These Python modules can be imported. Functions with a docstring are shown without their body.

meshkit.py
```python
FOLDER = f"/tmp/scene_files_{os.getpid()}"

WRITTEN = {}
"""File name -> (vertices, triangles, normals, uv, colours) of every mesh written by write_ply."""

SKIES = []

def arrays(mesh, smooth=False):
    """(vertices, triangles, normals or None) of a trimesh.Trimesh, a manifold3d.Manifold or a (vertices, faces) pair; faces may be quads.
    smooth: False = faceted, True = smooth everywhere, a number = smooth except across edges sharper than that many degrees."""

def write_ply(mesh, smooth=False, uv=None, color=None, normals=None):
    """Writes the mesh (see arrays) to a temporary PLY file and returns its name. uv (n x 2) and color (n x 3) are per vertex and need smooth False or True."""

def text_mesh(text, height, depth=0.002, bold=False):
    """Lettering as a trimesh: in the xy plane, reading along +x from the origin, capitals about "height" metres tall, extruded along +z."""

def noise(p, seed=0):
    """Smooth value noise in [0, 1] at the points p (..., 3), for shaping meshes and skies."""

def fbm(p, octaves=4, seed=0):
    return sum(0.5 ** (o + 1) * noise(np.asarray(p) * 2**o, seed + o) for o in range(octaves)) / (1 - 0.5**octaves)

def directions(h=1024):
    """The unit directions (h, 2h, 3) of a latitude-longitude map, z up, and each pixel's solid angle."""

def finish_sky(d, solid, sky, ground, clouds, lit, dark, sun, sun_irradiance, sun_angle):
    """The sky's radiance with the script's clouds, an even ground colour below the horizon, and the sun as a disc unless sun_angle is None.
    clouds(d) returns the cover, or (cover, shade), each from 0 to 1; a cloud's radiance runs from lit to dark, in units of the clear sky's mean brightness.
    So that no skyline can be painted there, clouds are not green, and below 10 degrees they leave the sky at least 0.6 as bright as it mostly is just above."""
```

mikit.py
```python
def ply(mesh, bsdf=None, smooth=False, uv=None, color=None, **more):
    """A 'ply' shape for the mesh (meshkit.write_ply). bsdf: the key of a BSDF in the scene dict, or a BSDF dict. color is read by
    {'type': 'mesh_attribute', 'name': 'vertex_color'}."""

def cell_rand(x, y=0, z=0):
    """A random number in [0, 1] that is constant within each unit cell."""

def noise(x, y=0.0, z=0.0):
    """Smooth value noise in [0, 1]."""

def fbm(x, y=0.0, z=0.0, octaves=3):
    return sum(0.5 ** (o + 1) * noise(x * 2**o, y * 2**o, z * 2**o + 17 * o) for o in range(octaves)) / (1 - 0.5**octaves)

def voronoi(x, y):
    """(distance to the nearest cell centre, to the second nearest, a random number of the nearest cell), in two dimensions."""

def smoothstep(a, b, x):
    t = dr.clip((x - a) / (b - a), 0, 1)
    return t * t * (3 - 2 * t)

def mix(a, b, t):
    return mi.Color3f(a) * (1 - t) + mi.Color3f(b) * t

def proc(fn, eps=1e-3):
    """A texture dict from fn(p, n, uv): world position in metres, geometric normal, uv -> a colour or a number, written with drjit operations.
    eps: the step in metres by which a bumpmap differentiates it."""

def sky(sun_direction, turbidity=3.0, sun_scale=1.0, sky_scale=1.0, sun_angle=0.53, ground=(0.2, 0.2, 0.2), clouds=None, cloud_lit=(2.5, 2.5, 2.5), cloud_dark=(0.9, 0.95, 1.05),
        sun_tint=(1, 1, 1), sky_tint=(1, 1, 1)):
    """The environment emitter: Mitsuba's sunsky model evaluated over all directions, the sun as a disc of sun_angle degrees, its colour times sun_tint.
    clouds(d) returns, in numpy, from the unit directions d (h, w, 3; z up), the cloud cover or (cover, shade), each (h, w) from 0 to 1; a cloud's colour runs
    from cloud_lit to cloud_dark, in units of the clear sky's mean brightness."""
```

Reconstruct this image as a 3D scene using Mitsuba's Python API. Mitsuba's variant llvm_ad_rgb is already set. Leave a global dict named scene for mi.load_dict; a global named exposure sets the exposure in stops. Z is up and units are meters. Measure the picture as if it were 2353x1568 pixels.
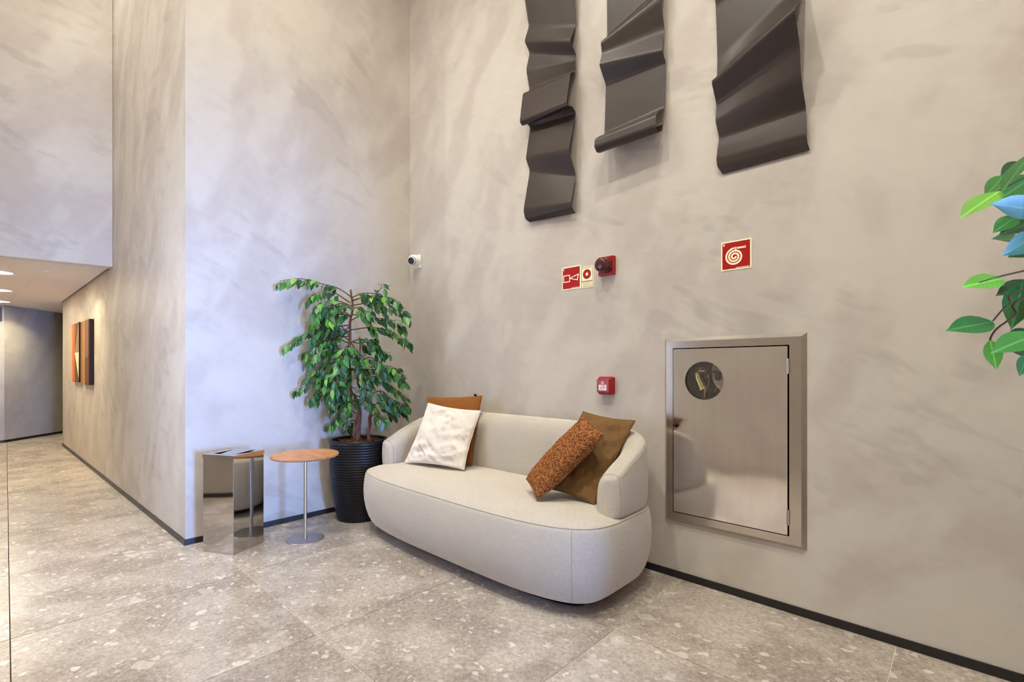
import math, random
import numpy as np
import trimesh, manifold3d
import shapely.geometry as sg
from shapely import affinity
from shapely.ops import unary_union
import drjit as dr
import mitsuba as mi
import mikit, meshkit
from mikit import proc, noise, fbm, voronoi, cell_rand, smoothstep, mix

T = mi.ScalarTransform4f
scene, labels = {}, {}
exposure = 0.45

# ------------------------------------------------------------------ camera
CAM = np.array([3.698, -2.548, 1.15])
AIM = math.radians(46.607)                 # the view leans this far from the sofa wall's direction
FWD = np.array([-math.cos(AIM), math.sin(AIM), 0.0])
scene['camera'] = {
    'type': 'perspective', 'fov_axis': 'x', 'fov': math.degrees(2 * math.atan(1176.5 / 1100.0)),
    'principal_point_offset_y': -65.0 / 1568.0, 'near_clip': 0.05, 'far_clip': 100.0,
    'to_world': T().look_at(origin=CAM.tolist(), target=(CAM + FWD).tolist(), up=[0, 0, 1]),
}

# ------------------------------------------------------------------ light: warm lamps, the lobby ones unseen; cool daylight from unseen panes
WARM = np.array([1.0, 0.965, 0.865])
DAY = np.array([0.20, 0.40, 1.0])
CEIL = 5.4
UNSEEN_LOBBY_LAMPS = [(1.15, -1.9, 5), (2.2, -2.88, 11), (3.3, -1.9, 9), (4.4, -2.8, 10), (-0.3, -2.75, 6.5), (-1.75, -2.25, 3), (1.35, -1.25, 1.2)]  # out of view, placed to light the walls, reliefs and sofa
HALL_Z = 2.155
HALL_LAMPS = [(-3.52, -2.62), (-5.14, -2.62), (-6.62, -2.63)]
HALL_WASH = [(-3.15, -2.26, 2.4), (-4.45, -2.32, 2.0), (-7.05, -2.25, 2.4)]  # the last spot is added to warm the back wall
UNSEEN_DOOR_RADIANCE = 175.0
UNSEEN_SIDE_DAY = np.array([0.62, 0.72, 1.0]) * 4.0  # glow of the unseen pane that lights the sofa front
for i, (x, y, w) in enumerate(UNSEEN_LOBBY_LAMPS):
    scene['unseen_lobby_beam_%d' % i] = {'type': 'spot', 'to_world': T().look_at(origin=[x, y, CEIL - 0.03], target=[x, y + 0.02, 0], up=[0, 1, 0]),
                                  'intensity': {'type': 'rgb', 'value': (WARM * w * 1.7).tolist()}, 'cutoff_angle': 72.0, 'beam_width': 20.0}
AIMED = (1.35, -1.25, CEIL - 0.03)          # an unseen spot, turned to brighten the left wall
scene['unseen_lobby_beam_aimed'] = {'type': 'spot', 'to_world': T().look_at(origin=AIMED, target=[0, -0.40, 2.7], up=[0, 1, 0]),
                             'intensity': {'type': 'rgb', 'value': (WARM * 4.5).tolist()}, 'cutoff_angle': 46.0, 'beam_width': 16.0}
for i, (x, y, w) in enumerate(HALL_WASH):
    scene['hall_beam_%d' % i] = {'type': 'spot', 'to_world': T().look_at(origin=[x, y, HALL_Z - 0.012], target=[x, y + 0.06, 0], up=[0, 1, 0]),
                                 'intensity': {'type': 'rgb', 'value': (WARM * [1, 0.88, 0.64] * w).tolist()}, 'cutoff_angle': 62.0, 'beam_width': 22.0}


# ------------------------------------------------------------------ helpers
def s(r, g, b):
    c = np.array([r, g, b]) / 255.0
    return np.where(c <= 0.04045, c / 12.92, ((c + 0.055) / 1.055) ** 2.4).tolist()


def rgb(v):
    return {'type': 'rgb', 'value': list(map(float, v))}


def principled(color, rough=0.5, spec=0.5, metal=0.0, **more):
    c = color if isinstance(color, dict) else rgb(color)
    return {'type': 'twosided', 'bsdf': {'type': 'principled', 'base_color': c, 'roughness': rough, 'specular': spec, 'metallic': metal, **more}}


def bumped(bsdf, fn, scale, eps=1e-3):
    return {'type': 'twosided', 'bsdf': {'type': 'bumpmap', 'relief': proc(fn, eps), 'scale': scale, 'inner': bsdf['bsdf']}}


USED = {}


def numbered(name):
    n = USED.get(name, -1) + 1
    USED[name] = n
    return name if n == 0 else '%s_%03d' % (name, n)


def thing(name, label, cat, group=None):
    key = numbered(name)
    labels[key] = {'label': label, 'category': cat}
    if group:
        labels[key]['group'] = group
    return key


def structure(key):
    labels[key] = {'kind': 'structure'}
    return key


def put(key, mesh, bsdf, smooth=False, tw=None, label=None, kind=None, **kw):
    d = mesh if isinstance(mesh, dict) else mikit.ply(mesh, bsdf, smooth, **kw)
    if tw is not None:
        d = {**d, 'to_world': tw}
    scene[key] = d
    if label:
        labels.setdefault(key, {})['label'] = label
    if kind:
        labels.setdefault(key, {})['kind'] = kind
    return key


def part(parent, name, mesh, bsdf, smooth=False, tw=None, label=None, kind=None, **kw):
    return put(numbered(parent + '__' + name), mesh, bsdf, smooth, tw, label, kind, **kw)


def M(X, Y, Z, O):
    m = np.eye(4)
    m[:3, 0], m[:3, 1], m[:3, 2], m[:3, 3] = X, Y, Z, O
    return m


def moved(mesh, m):
    mesh = mesh.copy()
    mesh.apply_transform(m)
    return mesh


def box(x0, x1, y0, y1, z0, z1):
    b = trimesh.creation.box((x1 - x0, y1 - y0, z1 - z0))
    b.apply_translation(((x0 + x1) / 2, (y0 + y1) / 2, (z0 + z1) / 2))
    return b


def chamfer_box(x0, x1, y0, y1, z0, z1, r):
    """A box with cut edges, the hull of three slabs."""
    c = [box(x0, x1, y0 + r, y1 - r, z0 + r, z1 - r), box(x0 + r, x1 - r, y0, y1, z0 + r, z1 - r), box(x0 + r, x1 - r, y0 + r, y1 - r, z0, z1)]
    return trimesh.convex.convex_hull(np.vstack([b.vertices for b in c]))


def round_box(x0, x1, y0, y1, z0, z1, r, n=12):
    sp = [trimesh.creation.icosphere(2, r).vertices + np.array([a, b, c]) for a in (x0 + r, x1 - r) for b in (y0 + r, y1 - r) for c in (z0 + r, z1 - r)]
    return trimesh.convex.convex_hull(np.vstack(sp))


def extrude(poly, h):
    return trimesh.creation.extrude_polygon(poly, h, engine='earcut')


def lathe(profile, n=48):
    return trimesh.creation.revolve(np.array(profile, float), sections=n)


def to_wall(mesh, y=0.0):
    """From drawing coordinates (x right, y up, z out) to the sofa wall: x stays, y becomes z, z points into the lobby."""
    return moved(mesh, M([1, 0, 0], [0, 0, 1], [0, -1, 0], [0, y, 0]))


def tube(pts, radii, n=8, caps=True):
    p = np.asarray(pts, float)
    r = np.broadcast_to(np.asarray(radii, float), (len(p),))
    t = np.gradient(p, axis=0)
    t /= np.linalg.norm(t, axis=1, keepdims=True) + 1e-12
    a = np.array([0.3, 0.2, 0.93]) if abs(t[0, 2]) < 0.8 else np.array([1.0, 0.1, 0])
    rows = []
    for i in range(len(p)):
        a = a - (a @ t[i]) * t[i]
        a /= np.linalg.norm(a)
        b = np.cross(t[i], a)
        k = np.arange(n) * 2 * math.pi / n
        rows.append(p[i] + r[i] * (np.cos(k)[:, None] * a + np.sin(k)[:, None] * b))
    v = np.vstack(rows)
    f = []
    for i in range(len(p) - 1):
        for k in range(n):
            q0, q1 = i * n + k, i * n + (k + 1) % n
            f += [[q0, q1, q1 + n], [q0, q1 + n, q0 + n]]
    if caps:
        v = np.vstack([v, p[0], p[-1]])
        m = len(p) * n
        for k in range(n):
            f += [[m, (k + 1) % n, k], [m + 1, m - n + k, m - n + (k + 1) % n]]
    return trimesh.Trimesh(v, f, process=False)


def smooth_path(pts, n):
    """n points along a Catmull-Rom curve through pts."""
    p = np.asarray(pts, float)
    q = np.vstack([2 * p[0] - p[1], p, 2 * p[-1] - p[-2]])
    out = []
    for u in np.linspace(0, len(p) - 1, n):
        i = min(int(u), len(p) - 2)
        t = u - i
        a, b, c, d = q[i:i + 4]
        out.append(0.5 * (2 * b + (c - a) * t + (2 * a - 5 * b + 4 * c - d) * t * t + (3 * b - a - 3 * c + d) * t ** 3))
    return np.array(out)


def grid_faces(rows, cols, wrap=False):
    f = []
    for i in range(rows - 1):
        for j in range(cols if wrap else cols - 1):
            a, b = i * cols + j, i * cols + (j + 1) % cols
            f += [[a, b, b + cols], [a, b + cols, a + cols]]
    return np.array(f)


def join(l):
    return trimesh.util.concatenate(l)


# ------------------------------------------------------------------ materials
def plaster_value(p, n):
    u = p.y * n.x - p.x * n.y
    v = p.z
    wu = u + 0.4 * (fbm(u * 0.9 + 5, v * 0.9, n.x + 2, 3) - 0.5)
    wv = v + 0.4 * (fbm(u * 0.9 + 45, v * 0.9 + 8, n.x + 4, 3) - 0.5)
    a, b = 0.90 * wu - 0.43 * wv, 0.43 * wu + 0.90 * wv
    big = fbm(u * 0.75 + 3, v * 0.8 + 7, n.x * 2, 4)
    sweep = fbm(a * 1.9 + 11, b * 4.2 + 5, n.y * 3, 4)
    sweep2 = fbm(b * 2.4 + 31, a * 4.6 + 2, 1.0, 4)
    fine = fbm(a * 14.0, b * 30.0, 2.0, 3)
    streak = smoothstep(0.58, 0.76, fbm(a * 4.0 + 40, b * 13.0 + 9, 5.0, 3)) * smoothstep(0.48, 0.64, fbm(u * 1.1 + 21, v * 1.1, 3.0, 2))
    return big, sweep, sweep2, fine, streak


def plaster_color(p, n, uv):
    big, sweep, sweep2, fine, streak = plaster_value(p, n)
    k = 1.0 + 0.16 * (big - 0.5) + 0.09 * (sweep - 0.5) + 0.10 * (sweep2 - 0.5) + 0.07 * (fine - 0.5) - 0.10 * streak
    return mix(s(187, 178, 168), s(194, 187, 176), smoothstep(0.35, 0.65, sweep2)) * k


def plaster_relief(p, n, uv):
    big, sweep, sweep2, fine, streak = plaster_value(p, n)
    return fine * 0.5 + sweep + sweep2 * 0.5


scene['m_plaster'] = bumped(principled(proc(plaster_color), 0.48, 0.35), plaster_relief, 0.0006)

TX, TY, TW, TD = 0.745, -0.699, 0.9155, 0.918       # the tiles' grid


def chips(x, y, size, seed, share):
    """Angular stone flakes: 1 inside a flake, and a random number of it."""
    wx = noise(x * 2.1 / size, y * 2.1 / size, seed) - 0.5
    wy = noise(x * 2.1 / size, y * 2.1 / size, seed + 9.0) - 0.5
    d1, d2, r = voronoi((x + wx * size * 0.5) / size + seed * 7.3, (y + wy * size * 0.5) / (size * 0.72) + seed * 3.1)
    big = 0.20 + 0.26 * cell_rand(r * 9173.0, seed)
    inside = smoothstep(0.0, 0.07, big - d1) * smoothstep(0.02, 0.09, d2 - d1)
    return dr.select(r < share, inside, 0.0), cell_rand(r * 5701.0, seed + 3.0)


def terrazzo_color(p, n, uv):
    ix, iy = dr.floor((p.x - TX) / TW), dr.floor((p.y - TY) / TD)
    x = p.x + 31.7 * cell_rand(ix, iy, 1)
    y = p.y + 17.3 * cell_rand(ix, iy, 2)
    cloud = fbm(x * 5.0, y * 5.0, 0.0, 4)
    grit = fbm(x * 90.0, y * 90.0, 3.0, 2)
    c = mix(s(144, 133, 121), s(170, 160, 148), smoothstep(0.3, 0.7, cloud)) * (0.72 + 0.56 * grit)
    for size, seed, share, lo, hi, most in ((0.010, 1.0, 0.42, s(126, 116, 104), s(196, 187, 175), 0.5), (0.021, 2.0, 0.40, s(134, 124, 112), s(200, 192, 181), 0.55),
                                            (0.045, 3.0, 0.24, s(150, 140, 128), s(218, 210, 199), 0.64), (0.095, 4.0, 0.10, s(162, 152, 140), s(214, 206, 195), 0.62)):
        m, r = chips(x, y, size, seed, share)
        tone = mix(lo, hi, r) * (0.93 + 0.14 * cloud)
        c = c * (1 - m * most) + tone * (m * most)
    return c * (0.97 + 0.06 * cell_rand(ix, iy, 5))


def grout_color(p, n, uv):
    dark = smoothstep(0.02, 0.008, dr.abs(p.y + 2.535))
    return mix(s(206, 196, 179), s(60, 54, 48), dark)


scene['m_tile'] = principled(proc(terrazzo_color), 0.30, 0.45)
scene['m_grout'] = principled(proc(grout_color), 0.8, 0.2)
scene['m_white_paint'] = principled(s(214, 206, 198), 0.7, 0.3)
scene['m_black_base'] = principled(s(26, 23, 23), 0.38, 0.5)
scene['m_dark_gap'] = principled(s(40, 36, 32), 0.8, 0.2)


def fabric_color(p, n, uv):
    w = noise(p.x * 420, p.y * 420, p.z * 420)
    w2 = noise(p.x * 260 + p.z * 90, p.y * 260, p.z * 260)
    wear = fbm(p.x * 5, p.y * 5, p.z * 5 + 4, 3)
    return mix(s(164, 157, 144), s(198, 190, 177), 0.55 * w + 0.45 * w2) * (0.95 + 0.10 * wear)


def fabric_relief(p, n, uv):
    return noise(p.x * 420, p.y * 420, p.z * 420)


scene['m_sofa'] = bumped(principled(proc(fabric_color), 0.85, 0.2, sheen=0.3), fabric_relief, 0.0005, 5e-4)
scene['m_seam'] = principled(s(165, 154, 138), 0.9, 0.1)


def cloth(lo, hi, freq):
    def f(p, n, uv):
        w = noise(p.x * freq, p.y * freq, p.z * freq)
        return mix(lo, hi, w) * (0.94 + 0.12 * fbm(p.x * 9, p.y * 9, p.z * 9, 2))
    return f


scene['m_white_cloth'] = principled(proc(cloth(s(216, 206, 192), s(232, 223, 210), 500)), 0.9, 0.15, sheen=0.3)
scene['m_rust_cloth'] = principled(proc(cloth(s(112, 66, 26), s(150, 96, 48), 480)), 0.9, 0.15, sheen=0.2)
scene['m_olive_cloth'] = principled(proc(cloth(s(104, 76, 42), s(120, 90, 53), 500)), 0.8, 0.2, sheen=0.2)


def boucle_relief(p, n, uv):
    return noise(p.x * 190, p.y * 190, p.z * 190) + 0.5 * noise(p.x * 400, p.y * 400, p.z * 400)


scene['m_boucle'] = bumped(principled(proc(lambda p, n, uv: mix(s(88, 50, 24), s(172, 112, 68), smoothstep(0.2, 0.8, noise(p.x * 190, p.y * 190, p.z * 190)))), 0.95, 0.1, sheen=0.3), boucle_relief, 0.006, 8e-4)


def mirror_wave(p, n, uv):
    return fbm(p.x * 3.1 + 2, p.y * 3.1, p.z * 2.0 + 5, 2)


scene['m_mirror_steel'] = bumped(principled((0.56, 0.53, 0.51), 0.05, 0.5, 1.0), mirror_wave, 0.0035, 4e-3)


def brush(p, n, uv):
    return noise(p.x * 900, p.y * 900, p.z * 9) * 0.00012 + 0.022 * fbm(p.x * 2.6 + 4.2, p.y * 2.0, p.z * 1.7 + 1.1, 2)


scene['m_brushed_steel'] = bumped(principled(proc(lambda p, n, uv: mix((0.80, 0.76, 0.72), (0.88, 0.84, 0.80), fbm(p.x * 60, p.y * 60, p.z * 3, 3))), 0.10, 0.5, 1.0), brush, 0.35, 2e-3)
scene['m_frame_steel'] = principled((0.60, 0.55, 0.49), 0.2, 0.5, 1.0)
scene['m_satin_steel'] = principled((0.56, 0.52, 0.46), 0.36, 0.5, 1.0)


def wood_color(p, n, uv):
    g = fbm(p.x * 7, p.y * 60, p.z * 30, 3)
    return mix(s(142, 94, 54), s(192, 138, 88), g)


scene['m_wood'] = principled(proc(wood_color), 0.38, 0.5)
scene['m_pot'] = principled(s(11, 11, 14), 0.42, 0.35)


def bark_color(p, n, uv):
    return mix(s(70, 44, 36), s(132, 94, 78), fbm(p.x * 70, p.y * 70, p.z * 22, 3))


scene['m_bark'] = principled(proc(bark_color), 0.85, 0.2)
scene['m_mulch'] = principled(proc(lambda p, n, uv: mix(s(44, 26, 17), s(126, 82, 52), noise(p.x * 45, p.y * 45, p.z * 60))), 0.9, 0.2)
scene['m_twig'] = principled(s(74, 58, 36), 0.8, 0.2)
LEAF_TONES = [s(26, 76, 26), s(34, 92, 34), s(22, 66, 30), s(48, 112, 40), s(92, 152, 44)]


def leaf_color(c):
    lo, hi = [float(x) * 0.86 for x in c], [float(x) * 1.5 + 0.02 for x in c]

    def f(p, n, uv):
        mid = smoothstep(0.030, 0.008, dr.abs(uv.y))
        side = smoothstep(0.30, 0.06, dr.abs(dr.abs((uv.x - dr.abs(uv.y) * 0.9) * 9.0 - dr.floor((uv.x - dr.abs(uv.y) * 0.9) * 9.0) - 0.5)))
        k = 0.90 + 0.20 * noise(p.x * 30, p.y * 30, p.z * 30)
        return mix(c, lo, side * 0.6) * k * (1 - mid) + mi.Color3f(hi) * mid
    return f


for i, c in enumerate(LEAF_TONES):
    scene['m_leaf_%d' % i] = principled(proc(leaf_color(c)), 0.38, 0.6)
scene['m_leaf_mixed'] = principled({'type': 'mesh_attribute', 'name': 'vertex_color'}, 0.38, 0.6)
scene['m_bronze'] = principled(proc(lambda p, n, uv: mix(s(45, 34, 29), s(54, 42, 36), fbm(p.x * 6, p.y * 6, p.z * 9, 3))), 0.40, 0.45)
scene['m_red'] = principled(s(150, 4, 7), 0.28, 0.5)
scene['m_dark_red'] = principled(s(66, 2, 9), 0.22, 0.5, clearcoat=0.5)
scene['m_sign_red'] = principled(s(160, 3, 5), 0.4, 0.4)
scene['m_sign_cream'] = principled(s(246, 240, 200), 0.5, 0.4)
scene['m_sign_green'] = principled(s(226, 236, 190), 0.5, 0.4)
scene['m_white_plastic'] = principled(s(236, 234, 230), 0.3, 0.5)
scene['m_white_card'] = principled(s(228, 222, 224), 0.6, 0.3)
scene['m_black_gloss'] = principled(s(6, 6, 7), 0.3, 0.2)
scene['m_black_matte'] = principled(s(9, 8, 8), 0.6, 0.2)
scene['m_grey_print'] = principled(s(70, 66, 66), 0.6, 0.3)
scene['m_brass'] = principled((0.72, 0.56, 0.26), 0.25, 0.5, 1.0)
scene['m_chain'] = principled((0.35, 0.34, 0.34), 0.35, 0.5, 1.0)
scene['m_hose'] = principled(s(214, 196, 172), 0.8, 0.2)
scene['m_pane'] = {'type': 'thindielectric', 'int_ior': 1.5}
scene['m_frame_dark'] = principled(s(46, 42, 40), 0.45, 0.5)
ART = {'peach': s(222, 150, 100), 'orange': s(190, 98, 62), 'brown': s(96, 70, 50), 'tan': s(140, 116, 92), 'cream': s(222, 205, 170),
       'ochre': s(176, 116, 60), 'taupe': s(112, 94, 76), 'olive': s(92, 76, 50), 'plum': s(78, 44, 44), 'edge': s(44, 24, 20)}
for k, c in ART.items():
    scene['m_art_' + k] = principled(c, 0.75, 0.25)

# ------------------------------------------------------------------ setting
JP = np.array([0.0, -1.742])                      # the corner where the hall wall starts
JD = np.array([-6.174, -0.215]) / math.hypot(6.174, 0.215)
JN = np.array([-JD[1], JD[0]])                    # into the hall
if JN[1] > 0:
    JN = -JN
JL = 6.178
OPP = -3.1
VX, VE, VY, VW, VZ = 5.2, 11.0, -1.1, -2.2, 1.95     # unseen passage that shapes the daylight: inner end, doors, two sides, height


def wall_between(a, b, z0, z1, thick, side):
    """A wall slab from a to b whose face is the line a-b; side: unit vector pointing away from the room."""
    a, b, side = np.array(a, float), np.array(b, float), np.array(side, float)
    poly = sg.Polygon([a, b, b + side * thick, a + side * thick]).buffer(0)
    m = extrude(sg.polygon.orient(poly), z1 - z0)
    m.apply_translation((0, 0, z0))
    return m


def perp(a, b, away):
    d = np.array(b, float) - np.array(a, float)
    n = np.array([-d[1], d[0]]) / np.linalg.norm(d)
    return n if n @ np.array(away) > 0 else -n


CAB = (2.53, 3.10, 0.365, 1.265)                    # opening of the cabinet's door: x0, x1, z0, z1
face = sg.box(-0.12, 0, VX + 0.15, CEIL).difference(sg.box(CAB[0] - 0.004, CAB[2] - 0.004, CAB[1] + 0.004, CAB[3] + 0.004))
w = moved(extrude(face, 0.25), M([1, 0, 0], [0, 0, 1], [0, -1, 0], [0, 0.25, 0]))
put(structure('wall_right'), w, 'm_plaster')
put(structure('wall_left'), box(-0.12, 0, -1.742, 0, 0, CEIL), 'm_plaster')
J1 = JP + JD * JL
put(structure('wall_hall'), wall_between(JP + JD * 0.002, J1, 0, CEIL, 0.12, -JN), 'm_plaster')
SA = np.array([-2.37, -1.828])
SB = SA + (np.array([-2.492, -2.583]) - SA) * (OPP - SA[1]) / (-2.583 - SA[1])
put(structure('wall_upper'), wall_between(SA, SB, HALL_Z, CEIL, 0.14, perp(SA, SB, (-1, 0))), 'm_plaster')
BK, BR_ = np.array([-7.251, -2.563]), np.array([-8.6, -1.449])
put(structure('wall_back'), wall_between(BK, BR_, 0, HALL_Z + 0.1, 0.12, perp(BK, BR_, (-1, 0))), 'm_plaster')
BL_ = np.array([-7.17, OPP])
put(structure('wall_end'), wall_between(BL_, BK, 0, HALL_Z + 0.1, 0.12, perp(BL_, BK, (-1, 0))), 'm_plaster')
put(structure('wall_front'), box(-9, VX + 0.12, OPP - 0.12, OPP, 0, CEIL), 'm_plaster')
ent = sg.Polygon([(VY, 0), (0, 0), (0, CEIL), (OPP, CEIL), (OPP, 0), (VW, 0), (VW, VZ), (VY, VZ)])
put(structure('unseen_wall_entrance'), moved(extrude(ent, 0.12), M([0, 1, 0], [0, 0, 1], [1, 0, 0], [VX, 0, 0])), 'm_plaster')  # unseen end wall; its opening narrows the daylight
put(structure('unseen_wall_vestibule'), box(VX + 0.12, VE + 0.1, VY, VY + 0.12, 0, VZ), 'm_plaster')  # unseen passage sides, set to keep the daylight on the left wall
put(structure('unseen_wall_passage'), box(VX + 0.12, VE + 0.1, VW - 0.12, VW, 0, VZ), 'm_plaster')
put(structure('ceiling'), box(-2.7, VX + 0.12, OPP, 0, CEIL, CEIL + 0.1), 'm_white_paint')
put(structure('unseen_ceiling_vestibule'), box(VX + 0.12, VE + 0.1, VW - 0.12, VY + 0.12, VZ, VZ + 0.1), 'm_white_paint')  # unseen, kept low so the daylight fades up the left wall
# the hall's lowered ceiling keeps a dark shadow gap along its walls
ha = JP + JD * 2.385 + JN * 0.022
hb = J1 + JN * 0.022
bt = (BR_ - BK) / np.linalg.norm(BR_ - BK)
bn = -perp(BK, BR_, (-1, 0))
hall_poly = sg.Polygon([ha + (0.0, 0), SB + (0.0, 0), (BL_ + (0.02, 0)), BK + bn * 0.022, BK + bn * 0.022 + bt * 1.45, hb + JN * (-0.3) + (-0.1, 0), hb])
hc = extrude(sg.polygon.orient(hall_poly.buffer(0)), 0.05)
hc.apply_translation((0, 0, HALL_Z))
put(structure('ceiling_hall'), hc, 'm_white_paint')
lid = extrude(sg.box(-9, OPP, -2.5, -1.2), 0.05)
lid.apply_translation((0, 0, HALL_Z + 0.1))
put(structure('ceiling_void'), lid, 'm_dark_gap')

put(structure('floor'), box(-9, VE + 0.1, OPP - 0.12, 0.25, -0.12, -0.0025), 'm_grout')
tile = mikit.ply(box(0.002, TW - 0.002, 0.002, TD - 0.002, -0.0025, 0), 'm_tile')
inside = unary_union([sg.box(0, OPP, VX, 0), sg.box(VX, VW, VE, VY), sg.box(-8.8, OPP, 0, -1.9), sg.Polygon([(0, -1.742), tuple(J1), (-6.2, OPP), (0, OPP)]),
                      sg.box(-8.6, -2.5, -6.1, -1.4)])
for i in range(-11, 12):
    for j in range(-3, 1):
        x, y = TX + i * TW, TY + j * TD
        if sg.box(x, y, x + TW, y + TD).intersection(inside).area > 0.02:
            part('floor', 'tile', tile, None, tw=T().translate([x, y, 0]))

BH, BT = 0.038, 0.008


def baseboard(key, a, b, room):
    a, b = np.array(a, float), np.array(b, float)
    n = perp(a, b, room)
    put(structure(key), wall_between(a, b, 0.0005, BH, BT, n), 'm_black_base')


baseboard('baseboard_right', (BT, 0), (VX, 0), (0, -1))
baseboard('baseboard_left', (0, -1.742 - BT), (0, 0), (1, 0))
baseboard('baseboard_hall', JP + JD * 0.002, J1, JN)
baseboard('baseboard_back', BK, BR_, bn)
baseboard('baseboard_end', BL_, BK, (1, 0))
baseboard('baseboard_front', (-7.1, OPP), (VX, OPP), (0, 1))
baseboard('baseboard_entrance', (VX, VY), (VX, -BT), (-1, 0))

# unseen entrance end: glowing panes give the cool daylight on the left wall
d0 = structure('unseen_window_1')
ny = 2
wy = (VY - VW) / ny
for k in range(ny):
    y0 = VW + k * wy
    fr = sg.box(y0, 0.0, y0 + wy, VZ).difference(sg.box(y0 + 0.045, 0.06, y0 + wy - 0.045, VZ - 0.05))
    part('unseen_window_1', 'frame', moved(extrude(fr, 0.06), M([0, 1, 0], [0, 0, 1], [1, 0, 0], [VE - 0.03, 0, 0])), 'm_frame_dark')
    q = trimesh.Trimesh([[VE, y0 + 0.045, 0.06], [VE, y0 + wy - 0.045, 0.06], [VE, y0 + wy - 0.045, VZ - 0.05], [VE, y0 + 0.045, VZ - 0.05]], [[0, 2, 1], [0, 3, 2]], process=False)
    key = part('unseen_window_1', 'pane', q, 'm_white_paint')
    scene[key]['emitter'] = {'type': 'area', 'radiance': rgb(DAY * UNSEEN_DOOR_RADIANCE)}
# an unseen glowing pane behind the camera, placed to light the sofa front
structure('unseen_window_2')
WX0, WX1, WZ0, WZ1 = -0.15, 0.8, 0.5, 2.1
fr = sg.box(WX0 - 0.05, WZ0 - 0.05, WX1 + 0.05, WZ1 + 0.05).difference(sg.box(WX0, WZ0, WX1, WZ1))
part('unseen_window_2', 'frame', moved(extrude(fr, 0.03), M([1, 0, 0], [0, 0, 1], [0, -1, 0], [0, OPP + 0.03, 0])), 'm_frame_dark')
q = trimesh.Trimesh([[WX0, OPP + 0.008, WZ0], [WX1, OPP + 0.008, WZ0], [WX1, OPP + 0.008, WZ1], [WX0, OPP + 0.008, WZ1]], [[0, 2, 1], [0, 3, 2]], process=False)
key = part('unseen_window_2', 'pane', q, 'm_white_paint')
scene[key]['emitter'] = {'type': 'area', 'radiance': rgb(UNSEEN_SIDE_DAY)}
put(structure('unseen_pane_backing'), box(VE + 0.04, VE + 0.1, VW, VY, 0, VZ), 'm_white_paint')  # unseen sheet closing the passage behind the glowing panes


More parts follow.
